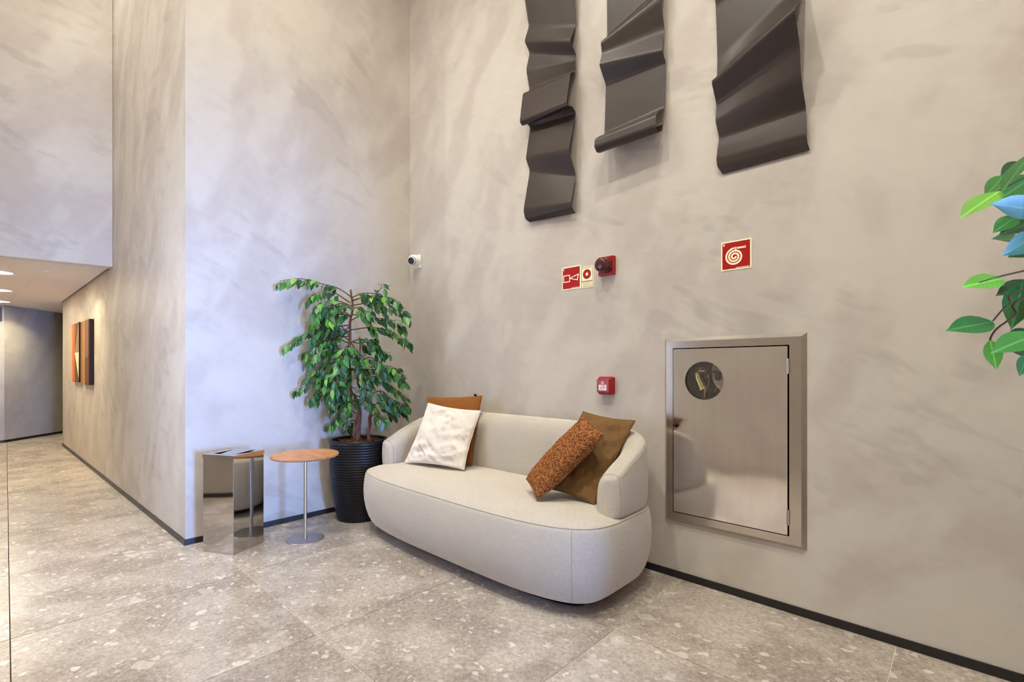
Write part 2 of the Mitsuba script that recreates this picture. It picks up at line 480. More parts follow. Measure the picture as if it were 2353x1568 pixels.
# ------------------------------------------------------------------ ceiling lamps
def downlight(x, y, z, r, label, group, glow, strength, flat=True):
    t = thing('ceiling_lamp', label, 'ceiling lamp', group)
    ring = lathe([(r, 0.0), (r + 0.012, 0.0), (r + 0.014, -0.006), (r + 0.004, -0.010), (r, -0.006), (r, 0.0)], 40)
    part(t, 'trim_ring', ring, 'm_white_plastic', 40, tw=T().translate([x, y, z]))
    k = np.arange(32) * 2 * math.pi / 32
    v = np.vstack([np.stack([r * np.cos(k), r * np.sin(k), k * 0 - 0.004], 1), [[0, 0, -0.004]]])
    f = [[32, (i + 1) % 32, i] for i in range(32)]
    key = part(t, 'diffuser', trimesh.Trimesh(v, f, process=False), 'm_white_paint', tw=T().translate([x, y, z]))
    scene[key]['emitter'] = {'type': 'area', 'radiance': rgb(np.array(glow) * strength)}
    return t


for (x, y, wv), nm in zip(UNSEEN_LOBBY_LAMPS, ('near the plant wall', 'above the sofa', 'in front of the steel cabinet', 'nearest the entrance', 'at the hall corner', 'in front of the upper wall', 'nearest the corner above the plant')):
    downlight(x, y, CEIL, 0.05, 'unseen round white downlight in the high lobby ceiling ' + nm, 'unseen downlights in the lobby ceiling', WARM, 6)
for (x, y), nm in zip(HALL_LAMPS, ('nearest the lobby', 'middle one of three', 'farthest, by the back wall')):
    downlight(x, y, HALL_Z, 0.125, 'glowing round recessed lamp in the low hall ceiling, ' + nm, 'round lamps in the hall ceiling', WARM * [1, 0.90, 0.72], 70)
# small hall spots; the last is added to warm the back wall
for (x, y, wv), nm in zip(HALL_WASH, ('before the right canvas', 'before the left canvas', 'added to warm the back wall')):
    t = thing('spot_lamp', 'small recessed spot in the hall ceiling ' + nm, 'spot lamp', 'small spots in the hall ceiling')
    part(t, 'trim_ring', lathe([(0.024, 0.0), (0.034, 0.0), (0.034, -0.004), (0.026, -0.006), (0.024, 0.0)], 24), 'm_white_plastic', 40, tw=T().translate([x, y, HALL_Z]))
    part(t, 'bulb', lathe([(0.0, -0.004), (0.015, -0.003), (0.023, 0.0)], 24), 'm_white_plastic', 40, tw=T().translate([x, y, HALL_Z - 0.002]))

# dark grille high on the hall's end wall
ed = (BL_ - BK) / np.linalg.norm(BL_ - BK)
en = -perp(BL_, BK, (-1, 0))
G = M([ed[0], ed[1], 0], [0, 0, 1], [en[0], en[1], 0], [BK[0], BK[1], 0])
t = thing('air_grille', 'dark louvred air grille high on the hall end wall', 'air grille')
part(t, 'frame', moved(extrude(sg.box(0.03, 1.905, 0.43, 2.12).difference(sg.box(0.05, 1.925, 0.41, 2.10)), 0.03), G), 'm_frame_dark')
for k in range(7):
    sl = box(0.05, 0.41, -0.009, 0.009, -0.0015, 0.0015)
    sl.apply_transform(trimesh.transformations.rotation_matrix(math.radians(40), (1, 0, 0)))
    part(t, 'slat', moved(sl, G @ trimesh.transformations.translation_matrix((0, 1.94 + k * 0.0245, 0.014))), 'm_black_matte')

# ------------------------------------------------------------------ two canvases on the hall wall
def canvas(s0, s1, z0, z1, d, label, stripes):
    J = M([JD[0], JD[1], 0], [0, 0, 1], [JN[0], JN[1], 0], [JP[0], JP[1], 0])
    if np.linalg.det(J[:3, :3]) < 0:
        pass
    t = thing('canvas', label, 'painting', 'pair of geometric canvases in the hall')
    part(t, 'stretcher', moved(chamfer_box(s0, s1, z0, z1, 0.001, d, 0.003), J), 'm_art_edge')
    for name, poly in stripes:
        pts = [(s0 + 0.004 + a * (s1 - s0 - 0.008), z0 + 0.004 + b * (z1 - z0 - 0.008)) for a, b in poly]
        pg = sg.polygon.orient(sg.Polygon(pts))
        part(t, 'colour_field', moved(extrude(pg, 0.0012), J @ trimesh.transformations.translation_matrix((0, 0, d - 0.0003))), 'm_art_' + name)
    return t


# along the hall wall s grows away from the lobby, so what shows right in the photo is at small a
canvas(3.44, 4.06, 0.974, 1.717, 0.042, 'painted canvas with ochre and taupe vertical stripes, right one of two on the hall wall',
       [('plum', [(0, 0), (0.10, 0), (0.10, 1), (0, 1)]), ('taupe', [(0.10, 0.42), (0.50, 0.42), (0.50, 1), (0.10, 1)]), ('olive', [(0.10, 0), (0.50, 0), (0.50, 0.42), (0.10, 0.42)]),
        ('ochre', [(0.50, 0), (0.80, 0), (0.80, 1), (0.50, 1)]), ('brown', [(0.80, 0), (0.87, 0), (0.87, 1), (0.80, 1)]), ('tan', [(0.87, 0), (1, 0), (1, 1), (0.87, 1)])])
canvas(4.20, 4.91, 0.99, 1.730, 0.042, 'painted canvas with peach stripe and cream triangle, left one of two on the hall wall',
       [('tan', [(0, 0.5), (0.5, 0.5), (0, 1)]), ('brown', [(0.5, 0.5), (0.5, 1), (0, 1)]), ('cream', [(0, 0.5), (0.5, 0.5), (0.03, 0.06)]), ('olive', [(0.5, 0.5), (0.5, 0), (0, 0), (0.03, 0.06)]),
        ('orange', [(0.5, 0), (0.80, 0), (0.80, 1), (0.5, 1)]), ('peach', [(0.80, 0), (1, 0), (1, 1), (0.80, 1)])])


# ------------------------------------------------------------------ folded metal wall reliefs
def relief(pairs, label, fillet=0.04):
    L = np.array([p[0] for p in pairs], float)
    R = np.array([p[1] for p in pairs], float)
    P = np.hstack([L, R])
    Q = [P[0]]
    for i in range(1, len(P) - 1):
        for j in (i - 1, i + 1):
            ln = max(np.linalg.norm(P[j, :3] - P[i, :3]), 1e-6)
            t = min(0.48, fillet / ln)
            if j == i - 1:
                Q.append(P[i] + (P[j] - P[i]) * t)
                Q.append(P[i])
            else:
                Q.append(P[i] + (P[j] - P[i]) * t)
    Q.append(P[-1])
    Q = np.array(Q)
    for _ in range(3):
        new = [Q[0]]
        for a, b in zip(Q[:-1], Q[1:]):
            new += [0.75 * a + 0.25 * b, 0.25 * a + 0.75 * b]
        Q = np.array(new + [Q[-1]])
    cols = 14
    u = np.linspace(0, 1, cols)
    V = Q[:, None, :3] * (1 - u)[None, :, None] + Q[:, None, 3:] * u[None, :, None]
    du = np.gradient(V, axis=1)
    dv = np.gradient(V, axis=0)
    n = np.cross(du, dv)
    n /= np.linalg.norm(n, axis=2, keepdims=True) + 1e-12
    rows = len(Q)
    front = V.reshape(-1, 3)
    back = (V - n * 0.0025 * np.sign(-n[:, :, 1:2].mean() or 1)).reshape(-1, 3)
    f = grid_faces(rows, cols)
    N = rows * cols
    fb = f[:, ::-1] + N
    rim = [(r * cols, (r + 1) * cols) for r in range(rows - 1)] + [((r + 1) * cols - 1, (r + 2) * cols - 1) for r in range(rows - 1)] + [(c, c + 1) for c in range(cols - 1)] + [((rows - 1) * cols + c, (rows - 1) * cols + c + 1) for c in range(cols - 1)]
    fr = [t for a, b in rim for t in ([a, b, b + N], [a, b + N, a + N])]
    t = thing('wall_relief', label, 'wall sculpture', 'folded metal reliefs on the sofa wall')
    part(t, 'sheet', trimesh.Trimesh(np.vstack([front, back]), np.vstack([f, fb, fr]), process=False), 'm_bronze', 40)
    for frac in (0.18, 0.72):
        c = V[int(frac * (rows - 1)), cols // 2]
        near = V[np.abs(V[:, :, 2] - c[2]) < 0.12].reshape(-1, 3)
        front_y = near[np.abs(near[:, 0] - c[0]) < 0.08][:, 1].max() + 0.004
        if front_y < -0.003:
            part(t, 'wall_bracket', box(c[0] - 0.02, c[0] + 0.02, front_y, 0, c[2] - 0.02, c[2] + 0.02), 'm_black_matte')



L1 = [(1.46, -0.09, 4.28), (1.46, -0.03, 4.02), (1.455, -0.06, 3.86), (1.455, -0.043, 3.744), (1.472, -0.020, 3.562), (1.455, -0.048, 3.453), (1.479, -0.020, 3.373), (1.455, -0.030, 3.259), (1.479, -0.020, 3.109), (1.455, -0.065, 3.079), (1.455, -0.098, 2.868), (1.455, -0.071, 2.849),
      (1.465, -0.024, 2.875), (1.483, -0.020, 2.844), (1.455, -0.034, 2.634), (1.481, -0.020, 2.545), (1.455, -0.059, 2.263), (1.455, -0.040, 2.206), (1.479, -0.020, 2.183)]
R1 = [(1.875, -0.10, 4.02), (1.875, -0.03, 3.80), (1.875, -0.06, 3.66), (1.875, -0.039, 3.524), (1.875, -0.022, 3.368), (1.875, -0.086, 3.236), (1.876, -0.020, 3.178), (1.875, -0.035, 3.140), (1.875, -0.021, 3.075), (1.875, -0.077, 3.041), (1.875, -0.120, 2.839), (1.875, -0.113, 2.814),
      (1.875, -0.060, 2.830), (1.875, -0.021, 2.806), (1.875, -0.097, 2.540), (1.875, -0.023, 2.404), (1.875, -0.074, 2.211), (1.875, -0.058, 2.177), (1.875, -0.023, 2.157)]
relief(list(zip(L1, R1)), 'long narrow dark bronze folded metal relief, leftmost of three above the sofa')
L2 = [(2.11, -0.03, 3.95), (2.11, -0.11, 3.72), (2.11, -0.025, 3.56), (2.110, -0.021, 3.185), (2.110, -0.094, 3.117), (2.110, -0.080, 3.054), (2.110, -0.109, 2.973), (2.110, -0.036, 2.881), (2.110, -0.046, 2.680), (2.110, -0.052, 2.576), (2.110, -0.12, 2.538), (2.110, -0.157, 2.508), (2.110, -0.162, 2.463),
      (2.110, -0.135, 2.438), (2.110, -0.095, 2.448), (2.110, -0.080, 2.475)]
R2 = [(2.485, -0.03, 3.80), (2.485, -0.11, 3.56), (2.485, -0.025, 3.42), (2.485, -0.021, 3.31), (2.485, -0.078, 3.200), (2.485, -0.030, 3.042), (2.485, -0.062, 2.911), (2.487, -0.020, 2.862), (2.485, -0.024, 2.734), (2.485, -0.030, 2.602), (2.485, -0.095, 2.565), (2.485, -0.134, 2.526), (2.485, -0.139, 2.462),
      (2.485, -0.105, 2.440), (2.485, -0.060, 2.466), (2.485, -0.050, 2.504)]
relief(list(zip(L2, R2)), 'dark bronze folded metal relief with rolled lower edge, middle of three above the sofa', 0.032)
L3 = [(2.765, -0.03, 3.75), (2.765, -0.12, 3.36), (2.765, -0.03, 3.03), (2.770, -0.022, 2.752), (2.768, -0.022, 2.665), (2.765, -0.090, 2.612), (2.765, -0.020, 2.519), (2.765, -0.036, 2.431), (2.778, -0.018, 2.345), (2.772, -0.026, 2.290), (2.768, -0.030, 2.235), (2.771, -0.026, 2.196), (2.792, -0.008, 2.156)]
R3 = [(3.165, -0.03, 3.80), (3.165, -0.15, 3.36), (3.165, -0.035, 3.08), (3.165, -0.040, 2.92), (3.165, -0.114, 2.798), (3.165, -0.215, 2.710), (3.165, -0.125, 2.596), (3.165, -0.100, 2.467), (3.168, -0.022, 2.352), (3.171, -0.026, 2.29), (3.171, -0.030, 2.228), (3.174, -0.022, 2.190), (3.181, -0.010, 2.157)]
relief(list(zip(L3, R3)), 'wide dark bronze relief with steep diagonal folds, right one of three on the sofa wall', 0.034)

# ------------------------------------------------------------------ fire safety signs
def art(poly, z0, z1):
    polys = [g for g in getattr(poly, 'geoms', [poly]) if g.area > 1e-9]
    m = join([extrude(sg.polygon.orient(g), z1 - z0) for g in polys])
    m.apply_translation((0, 0, z0))
    return to_wall(m)


def line(pts, w, cap='flat', jn='mitre'):
    return sg.LineString(pts).buffer(w / 2, cap_style=cap, join_style=jn)


def lettering(txt, x, z, h, key, mat, z0, bold=False):
    m = meshkit.text_mesh(txt, h, 0.0004, bold)
    m.apply_translation((x, z, z0))
    return part(key, 'lettering', to_wall(m), mat)


def footer(key, x0, x1, z, h, mat, z0, rnd):
    """The maker's unreadable small print, as a row of tiny blocks."""
    x, ps = x0, []
    while x < x1 - h:
        w_ = rnd.uniform(0.5, 1.1) * h
        ps.append(sg.box(x, z, x + w_, z + h))
        x += w_ + 0.35 * h
    part(key, 'small_print', art(unary_union(ps), z0, z0 + 0.0003), mat)


def drop_logo(cx, cz, r):
    drop = sg.Point(cx, cz).buffer(r).union(sg.Polygon([(cx - r * 0.7, cz - r * 0.6), (cx + r * 0.7, cz - r * 0.6), (cx, cz - 1.7 * r)]))
    return drop.difference(sg.Point(cx, cz).buffer(r * 0.62)).union(sg.Point(cx, cz).buffer(r * 0.3))


rnd = random.Random(11)
t = thing('hose_sign', 'square red fire hose sign with cream border and coiled hose picture, above the steel cabinet', 'sign')
x0, x1, z0, z1 = 2.782, 2.929, 1.656, 1.8045
part(t, 'plate', to_wall(chamfer_box(x0, x1, z0, z1, 0.0, 0.003, 0.0006)), 'm_sign_cream')
part(t, 'red_field', art(sg.box(x0 + 0.0065, z0 + 0.0065, x1 - 0.0065, z1 - 0.0065), 0.0028, 0.0034), 'm_sign_red')
cx, cz, wd = x0 + 0.066, z0 + 0.067, 0.0095
th = np.linspace(-0.3, 5.02 * math.pi + math.pi / 2 - 0.03, 160)
r_ = 0.004 + 0.0021 * (th + 0.3) * 1.0
r_ = 0.005 + (th + 0.3) / (th[-1] + 0.3) * 0.0385
sp = [(cx - r * math.cos(a) * 0.98, cz + r * math.sin(a)) for a, r in zip(th[::1], r_)]
sp = [(2 * cx - x, z) for x, z in sp]
sp = [(cx + r * math.sin(-(th[-1] - a)), cz + r * math.cos(th[-1] - a)) for a, r in zip(th, r_)]
hose = line(sp, 0.0088)
noz = unary_union([sg.box(cx + 0.0035, cz + 0.034, cx + 0.0095, cz + 0.049), sg.box(cx + 0.013, cz + 0.0375, cx + 0.046, cz + 0.0465), sg.box(cx + 0.0485, cz + 0.036, cx + 0.0535, cz + 0.048)])
part(t, 'hose_picture', art(hose.union(noz), 0.0033, 0.0038), 'm_sign_cream')
part(t, 'logo', art(drop_logo(x0 + 0.0145, z1 - 0.0145, 0.0055), 0.0033, 0.0037), 'm_sign_cream')
footer(t, x0 + 0.072, x1 - 0.009, z0 + 0.0085, 0.0036, 'm_sign_cream', 0.0033, rnd)

t = thing('horn_sign', 'red and cream fire alarm sign with horn and button pictures, beside the red alarm bell', 'sign')
x0, x1, z0, z1, xm = 1.75, 2.000, 1.673, 1.824, 1.900
part(t, 'plate', to_wall(chamfer_box(x0, xm, z0, z1, 0.0, 0.003, 0.0006)), 'm_sign_cream')
part(t, 'red_field', art(sg.box(x0 + 0.007, z0 + 0.007, xm - 0.006, z1 - 0.007), 0.0028, 0.0034), 'm_sign_red')
hb_ = sg.box(x0 + 0.012, z0 + 0.050, x0 + 0.066, z0 + 0.098)
hb_ = hb_.difference(hb_.buffer(-0.006, join_style='mitre'))
hn = sg.Polygon([(x0 + 0.066, z0 + 0.078), (x0 + 0.066, z0 + 0.070), (x0 + 0.128, z0 + 0.054), (x0 + 0.138, z0 + 0.098)])
hn = hn.difference(sg.Polygon([(x0 + 0.070, z0 + 0.074), (x0 + 0.122, z0 + 0.0615), (x0 + 0.1285, z0 + 0.088)]))
part(t, 'horn_picture', art(hb_.union(hn), 0.0033, 0.0038), 'm_sign_cream')
part(t, 'logo', art(drop_logo(x0 + 0.0145, z1 - 0.0155, 0.0055), 0.0033, 0.0037), 'm_sign_cream')
footer(t, x0 + 0.078, xm - 0.008, z0 + 0.0085, 0.0036, 'm_sign_cream', 0.0033, rnd)
part(t, 'plate', to_wall(chamfer_box(xm - 0.001, x1, z0 - 0.003, z1 - 0.017, 0.0, 0.003, 0.0006)), 'm_sign_green')
b0, b1, c0, c1 = xm + 0.006, x1 - 0.008, z0 + 0.003, z1 - 0.024
bd = sg.box(b0, c0, b1, c1).difference(sg.box(b0 + 0.0025, c0 + 0.0025, b1 - 0.0025, c0 + 0.034)).difference(sg.box(b0 + 0.0025, c0 + 0.0385, b1 - 0.0025, c1 - 0.0025))
part(t, 'red_border', art(bd, 0.0029, 0.0034), 'm_sign_red')
part(t, 'red_ring', art(sg.Point((b0 + b1) / 2, c0 + 0.081).buffer(0.0305).difference(sg.Point((b0 + b1) / 2, c0 + 0.081).buffer(0.0105)), 0.0029, 0.0036), 'm_sign_red')
lettering('ALARME DE', b0 + 0.009, c0 + 0.0215, 0.0088, t, 'm_sign_red', 0.0029)
lettering('INC\u00caNDIO', b0 + 0.013, c0 + 0.0075, 0.0088, t, 'm_sign_red', 0.0029)

# red sounder
t = thing('alarm_sounder', 'red fire alarm sounder with a dark red round horn, beside the red and cream sign', 'fire alarm')
x0, x1, z0, z1 = 2.05, 2.157, 1.725, 1.841
part(t, 'base', to_wall(round_box(x0, x1, z0, z1, -0.006, 0.03, 0.006)), 'm_red', 30)
c = ((x0 + x1) / 2, (z0 + z1) / 2)
horn = lathe([(0, 0.098), (0.022, 0.098), (0.034, 0.094), (0.042, 0.085), (0.045, 0.074), (0.044, 0.062), (0.040, 0.052), (0.044, 0.046), (0.0475, 0.038), (0.0475, 0.028), (0, 0.028)], 40)
part(t, 'horn', to_wall(moved(horn, trimesh.transformations.translation_matrix((*c, 0)))), 'm_dark_red', 35)
for k in range(6):
    a = math.radians(52 + 13 * k)
    v = trimesh.creation.icosphere(1, 0.0022)
    v.apply_translation((c[0] + 0.0445 * math.cos(a), c[1] + 0.0445 * math.sin(a), 0.068 + 0.004 * (k % 2)))
    part(t, 'vent_dot', to_wall(v), 'm_white_plastic', True)

# manual call point
t = thing('call_point', 'small red manual fire call point box with white label, on the wall behind the sofa', 'fire alarm')
x0, x1, z0, z1 = 2.052, 2.152, 0.995, 1.105
part(t, 'housing', to_wall(round_box(x0, x1, z0, z1, -0.012, 0.040, 0.012)), 'm_red', 30)
part(t, 'front_cover', to_wall(round_box(x0 + 0.004, x1 - 0.006, z0 + 0.014, z1 - 0.014, 0.02, 0.056, 0.006)), 'm_red', 30)
part(t, 'label_card', to_wall(box(x0 + 0.020, x1 - 0.026, z0 + 0.027, z0 + 0.061, 0.05, 0.0566)), 'm_white_card')
hx, hz = x0 + 0.046, z1 - 0.036
house = sg.Polygon([(hx - 0.011, hz - 0.002), (hx, hz + 0.009), (hx + 0.011, hz - 0.002), (hx + 0.009, hz - 0.007), (hx - 0.009, hz - 0.007)]).difference(sg.Point(hx - 0.001, hz).buffer(0.0036)).difference(sg.box(hx - 0.004, hz - 0.007, hx - 0.001, hz - 0.003))
part(t, 'house_logo', art(house, 0.0558, 0.0564), 'm_white_card')
lx = x0 + 0.047
arrows = unary_union([sg.Polygon([(lx - 0.017, z0 + 0.0415), (lx - 0.017, z0 + 0.0445), (lx - 0.009, z0 + 0.0445), (lx - 0.009, z0 + 0.046), (lx - 0.003, z0 + 0.043), (lx - 0.009, z0 + 0.040), (lx - 0.009, z0 + 0.0415)]),
                      sg.Polygon([(lx + 0.017, z0 + 0.0415), (lx + 0.017, z0 + 0.0445), (lx + 0.010, z0 + 0.0445), (lx + 0.010, z0 + 0.046), (lx + 0.004, z0 + 0.043), (lx + 0.010, z0 + 0.040), (lx + 0.010, z0 + 0.0415)])])
part(t, 'arrow_print', art(arrows, 0.0565, 0.057), 'm_black_matte')
footer(t, lx - 0.011, lx + 0.017, z0 + 0.054, 0.0028, 'm_grey_print', 0.0565, rnd)
footer(t, lx - 0.006, lx + 0.022, z0 + 0.0492, 0.0022, 'm_grey_print', 0.0565, rnd)
footer(t, lx - 0.013, lx + 0.015, z0 + 0.0318, 0.002, 'm_grey_print', 0.0565, rnd)

# security camera
t = thing('security_camera', 'white turret security camera with black lens, high on the wall near the corner', 'security camera')
x0, x1, z0, z1 = 0.105, 0.182, 2.055, 2.172
part(t, 'back_box', to_wall(chamfer_box(x0 - 0.01, x1, z0, z1, 0.0, 0.02, 0.003)), 'm_white_plastic')
cc = np.array([0.142, -0.058, 2.118])
look = np.array([0.45, -0.80, -0.28])
look /= np.linalg.norm(look)
sx = np.cross([0, 0, 1], look)
sx /= np.linalg.norm(sx)
W = M(sx, np.cross(look, sx), look, cc)
part(t, 'collar', to_wall(moved(lathe([(0, 0.018), (0.052, 0.018), (0.052, 0.034), (0.047, 0.050), (0, 0.050)], 36), trimesh.transformations.translation_matrix((cc[0], cc[2], 0)))), 'm_white_plastic', 35)
ball = lathe([(0, -0.05)] + [(0.05 * math.sin(a), -0.05 * math.cos(a)) for a in np.linspace(0.1, 2.35, 20)] + [(0.033, 0.040), (0.033, 0.052), (0.031, 0.054), (0, 0.054)], 40)
part(t, 'eyeball', moved(ball, W), 'm_white_plastic', 35)
part(t, 'lens_disc', moved(lathe([(0, 0.0545), (0.029, 0.0545), (0.030, 0.0535), (0.030, 0.050), (0, 0.050)], 36), W), 'm_black_gloss', 35)
part(t, 'lens_mark', moved(box(-0.014, 0.014, -0.0018, 0.0018, 0.0545, 0.055), W), 'm_grey_print')
part(t, 'seam_ring', moved(lathe([(0.0335, 0.034), (0.0365, 0.034), (0.0365, 0.038), (0.0335, 0.038), (0.0335, 0.034)], 36), W), 'm_grey_print', 35)

# ------------------------------------------------------------------ stainless hydrant cabinet
t = thing('hydrant_cabinet', 'stainless steel fire hydrant cabinet with round window, set in the wall right of the sofa', 'cabinet')
fx0, fx1, fz0, fz1 = 2.492, 3.150, 0.328, 1.303
ox0, ox1, oz0, oz1 = CAB
FD = 0.022
fr = sg.box(fx0, fz0, fx1, fz1).difference(sg.box(ox0, oz0, ox1, oz1))
part(t, 'frame', art(fr, -0.002, FD), 'm_frame_steel')
bev = []
for a, b in (((fx0, fz0), (fx1, fz0)), ((fx1, fz0), (fx1, fz1)), ((fx1, fz1), (fx0, fz1)), ((fx0, fz1), (fx0, fz0))):
    a, b = np.array(a), np.array(b)
    d = (b - a) / np.linalg.norm(b - a)
    o = np.array([d[1], -d[0]])
    ao, bo = a + (o - d) * 0.0185, b + (o + d) * 0.0185
    bev.append(trimesh.Trimesh([[*a, FD], [*b, FD], [*bo, 0.0006], [*ao, 0.0006]], [[0, 2, 1], [0, 3, 2]], process=False))
part(t, 'frame_flange', to_wall(join(bev)), 'm_frame_steel')
hx_, hz_, hr = 2.700, 1.090, 0.1005
dp = sg.box(ox0 + 0.004, oz0 + 0.004, ox1 - 0.006, oz1 - 0.005)
hole = sg.Point(hx_, hz_).buffer(hr, quad_segs=24)
dm = art(dp.difference(hole), FD - 0.006, FD + 0.001)
part(t, 'door', dm, 'm_brushed_steel')
door = t + '__door'
lip = dp.difference(dp.buffer(-0.0025, join_style='mitre'))
put(door + '__edge_strip', art(lip, FD + 0.001, FD + 0.0018), 'm_frame_steel')
pm = lathe([(0, 0), (hr, 0)], 48)
put(door + '__window_pane', to_wall(moved(trimesh.creation.cylinder(hr + 0.006, 0.002, sections=48), trimesh.transformations.translation_matrix((hx_, hz_, FD - 0.010)))), 'm_pane')
lk = moved(lathe([(0, 0.012), (0.007, 0.012), (0.009, 0.008), (0.009, 0.0), (0, 0)], 20), trimesh.transformations.translation_matrix((2.553, 0.842, FD)))
put(door + '__latch', to_wall(join([lk, box(2.538, 2.553, 0.8385, 0.8455, FD + 0.006, FD + 0.012)])), 'm_black_matte', 30)
for z in (1.165, 0.455):
    m = trimesh.creation.cylinder(0.0065, 0.072, sections=16)
    m.apply_transform(trimesh.transformations.rotation_matrix(math.pi / 2, (1, 0, 0)))
    m.apply_translation((ox1 - 0.003, z, FD + 0.003))
    part(t, 'hinge', to_wall(m), 'm_frame_steel', 40)
iw = 0.19
shell = join([box(ox0 - 0.002, ox1 + 0.002, iw, iw + 0.003, oz0, oz1), box(ox0 - 0.003, ox0, 0, iw, oz0, oz1), box(ox1, ox1 + 0.003, 0, iw, oz0, oz1), box(ox0, ox1, 0, iw, oz0 - 0.003, oz0), box(ox0, ox1, 0, iw, oz1, oz1 + 0.003)])
part(t, 'inner_box', shell, 'm_black_matte')


def inw(mesh, depth):
    """A mesh drawn around the origin, z out of the wall, put inside the cabinet at the given depth."""
    return to_wall(mesh, depth)


hr_key = thing('fire_hose', 'pale canvas fire hose roll inside the steel cabinet, behind its round window', 'hose')
roll = [(0.165, -0.02)] + [(0.165 - 0.001 * 0, -0.02), (0.165, 0.02)]
rings = []
for k in range(9):
    r1 = 0.116 - k * 0.0125
    rings.append(lathe([(r1 - 0.011, -0.03), (r1, -0.03), (r1 + 0.0008, 0.0), (r1, 0.03), (r1 - 0.011, 0.03), (r1 - 0.011, -0.03)], 56))
for rg in rings:
    part(hr_key, 'hose_turn', inw(moved(rg, trimesh.transformations.translation_matrix((2.826, 1.132, 0))), 0.088), 'm_hose', 40)
vk = thing('hydrant_valve', 'brass hydrant valve with dark red handwheel inside the steel cabinet', 'valve')
R_ = trimesh.transformations.rotation_matrix
elb = moved(lathe([(0, -0.05), (0.026, -0.05), (0.026, -0.046), (0.021, -0.044), (0.021, -0.026), (0.0225, -0.025), (0.0225, -0.010), (0.021, -0.009), (0.021, 0.006), (0.0225, 0.007), (0.0225, 0.022), (0.019, 0.024), (0.017, 0.05), (0, 0.05)], 32), R_(math.radians(-90), (1, 0, 0)))
elb = moved(elb, R_(math.radians(22), (0, 0, 1)))
part(vk, 'outlet', inw(moved(elb, trimesh.transformations.translation_matrix((2.652, 1.085, 0))), 0.045), 'm_brass', 35)
part(vk, 'body', inw(moved(tube(smooth_path([(2.634, 1.13, -0.03), (2.640, 1.148, -0.02), (2.66, 1.145, 0.0)], 10), 0.018, 14), np.eye(4)), 0.045), 'm_brass', 40)
part(vk, 'stem', inw(tube([(2.645, 1.143, 0), (2.70, 1.140, 0.004)], 0.006, 12), 0.04), 'm_brass', 40)
hw = moved(trimesh.creation.torus(0.034, 0.006, major_sections=32, minor_sections=10), R_(math.radians(78), (0, 1, 0)))
hw = join([hw] + [moved(trimesh.creation.cylinder(0.004, 0.066, sections=8), R_(math.radians(a), (1, 0, 0))) for a in (0, 60, 120)] + [moved(trimesh.creation.cylinder(0.012, 0.016, sections=16), R_(math.pi / 2, (0, 1, 0)))])
part(vk, 'handwheel', inw(moved(hw, trimesh.transformations.translation_matrix((2.705, 1.133, 0.004))), 0.04), 'm_dark_red', 40)
nk = thing('hose_nozzle', 'black hose coupling hanging by a chain inside the steel cabinet', 'nozzle')
nz = moved(lathe([(0, -0.022), (0.012, -0.022), (0.016, -0.012), (0.014, 0.0), (0.016, 0.012), (0.010, 0.02), (0, 0.02)], 24), R_(math.radians(70), (1, 0, 0)))
part(nk, 'coupling', inw(moved(nz, trimesh.transformations.translation_matrix((2.760, 1.112, 0))), 0.022), 'm_black_gloss', 35)
part(nk, 'arm', inw(tube([(2.715, 1.137, 0), (2.752, 1.137, 0), (2.76, 1.12, 0)], 0.005, 10), 0.024), 'm_black_matte', 40)


def chain(a, b, c, n, parent):
    path = smooth_path([a, c, b], n)
    for i in range(n - 1):
        d = path[i + 1] - path[i]
        ln = np.linalg.norm(d)
        lk_ = moved(trimesh.creation.torus(0.0042, 0.0009, major_sections=12, minor_sections=6), np.diag([1.0, 0.62, 1, 1]))
        lk_ = moved(lk_, R_(math.pi / 2 * (i % 2), (1, 0, 0)))
        lk_ = moved(lk_, R_(math.atan2(d[1], d[0]), (0, 0, 1)))
        lk_.apply_translation((path[i] + path[i + 1]) / 2)
        part(parent, 'chain_link', inw(lk_, 0.020), 'm_chain', 40)


chain(np.array([2.758, 1.092, 0]), np.array([2.742, 1.030, 0]), np.array([2.752, 1.062, 0]), 10, nk)
chain(np.array([2.712, 1.098, 0]), np.array([2.693, 1.030, 0]), np.array([2.706, 1.065, 0]), 11, vk)
part(vk, 'drain_rod', inw(tube([(2.686, 1.055, 0), (2.684, 0.985, 0)], 0.003, 10), 0.03), 'm_brass', 40)

# ------------------------------------------------------------------ sofa
SC, SAx, SBy = np.array([1.507, -0.462]), 1.018, 0.428
ang = np.linspace(0, 2 * math.pi, 160, endpoint=False)


def outline(a, inset=0.0, n=3.9):
    c, s_ = np.cos(a), np.sin(a)
    r = (np.abs(c / SAx) ** n + np.abs(s_ / SBy) ** n) ** (-1 / n)
    p = np.stack([r * c, r * s_], 1)
    g = np.stack([np.sign(p[:, 0]) * np.abs(p[:, 0]) ** (n - 1) / SAx ** n, np.sign(p[:, 1]) * np.abs(p[:, 1]) ** (n - 1) / SBy ** n], 1)
    g /= np.linalg.norm(g, axis=1, keepdims=True)
    return p - g * np.asarray(inset).reshape(-1, 1) + SC


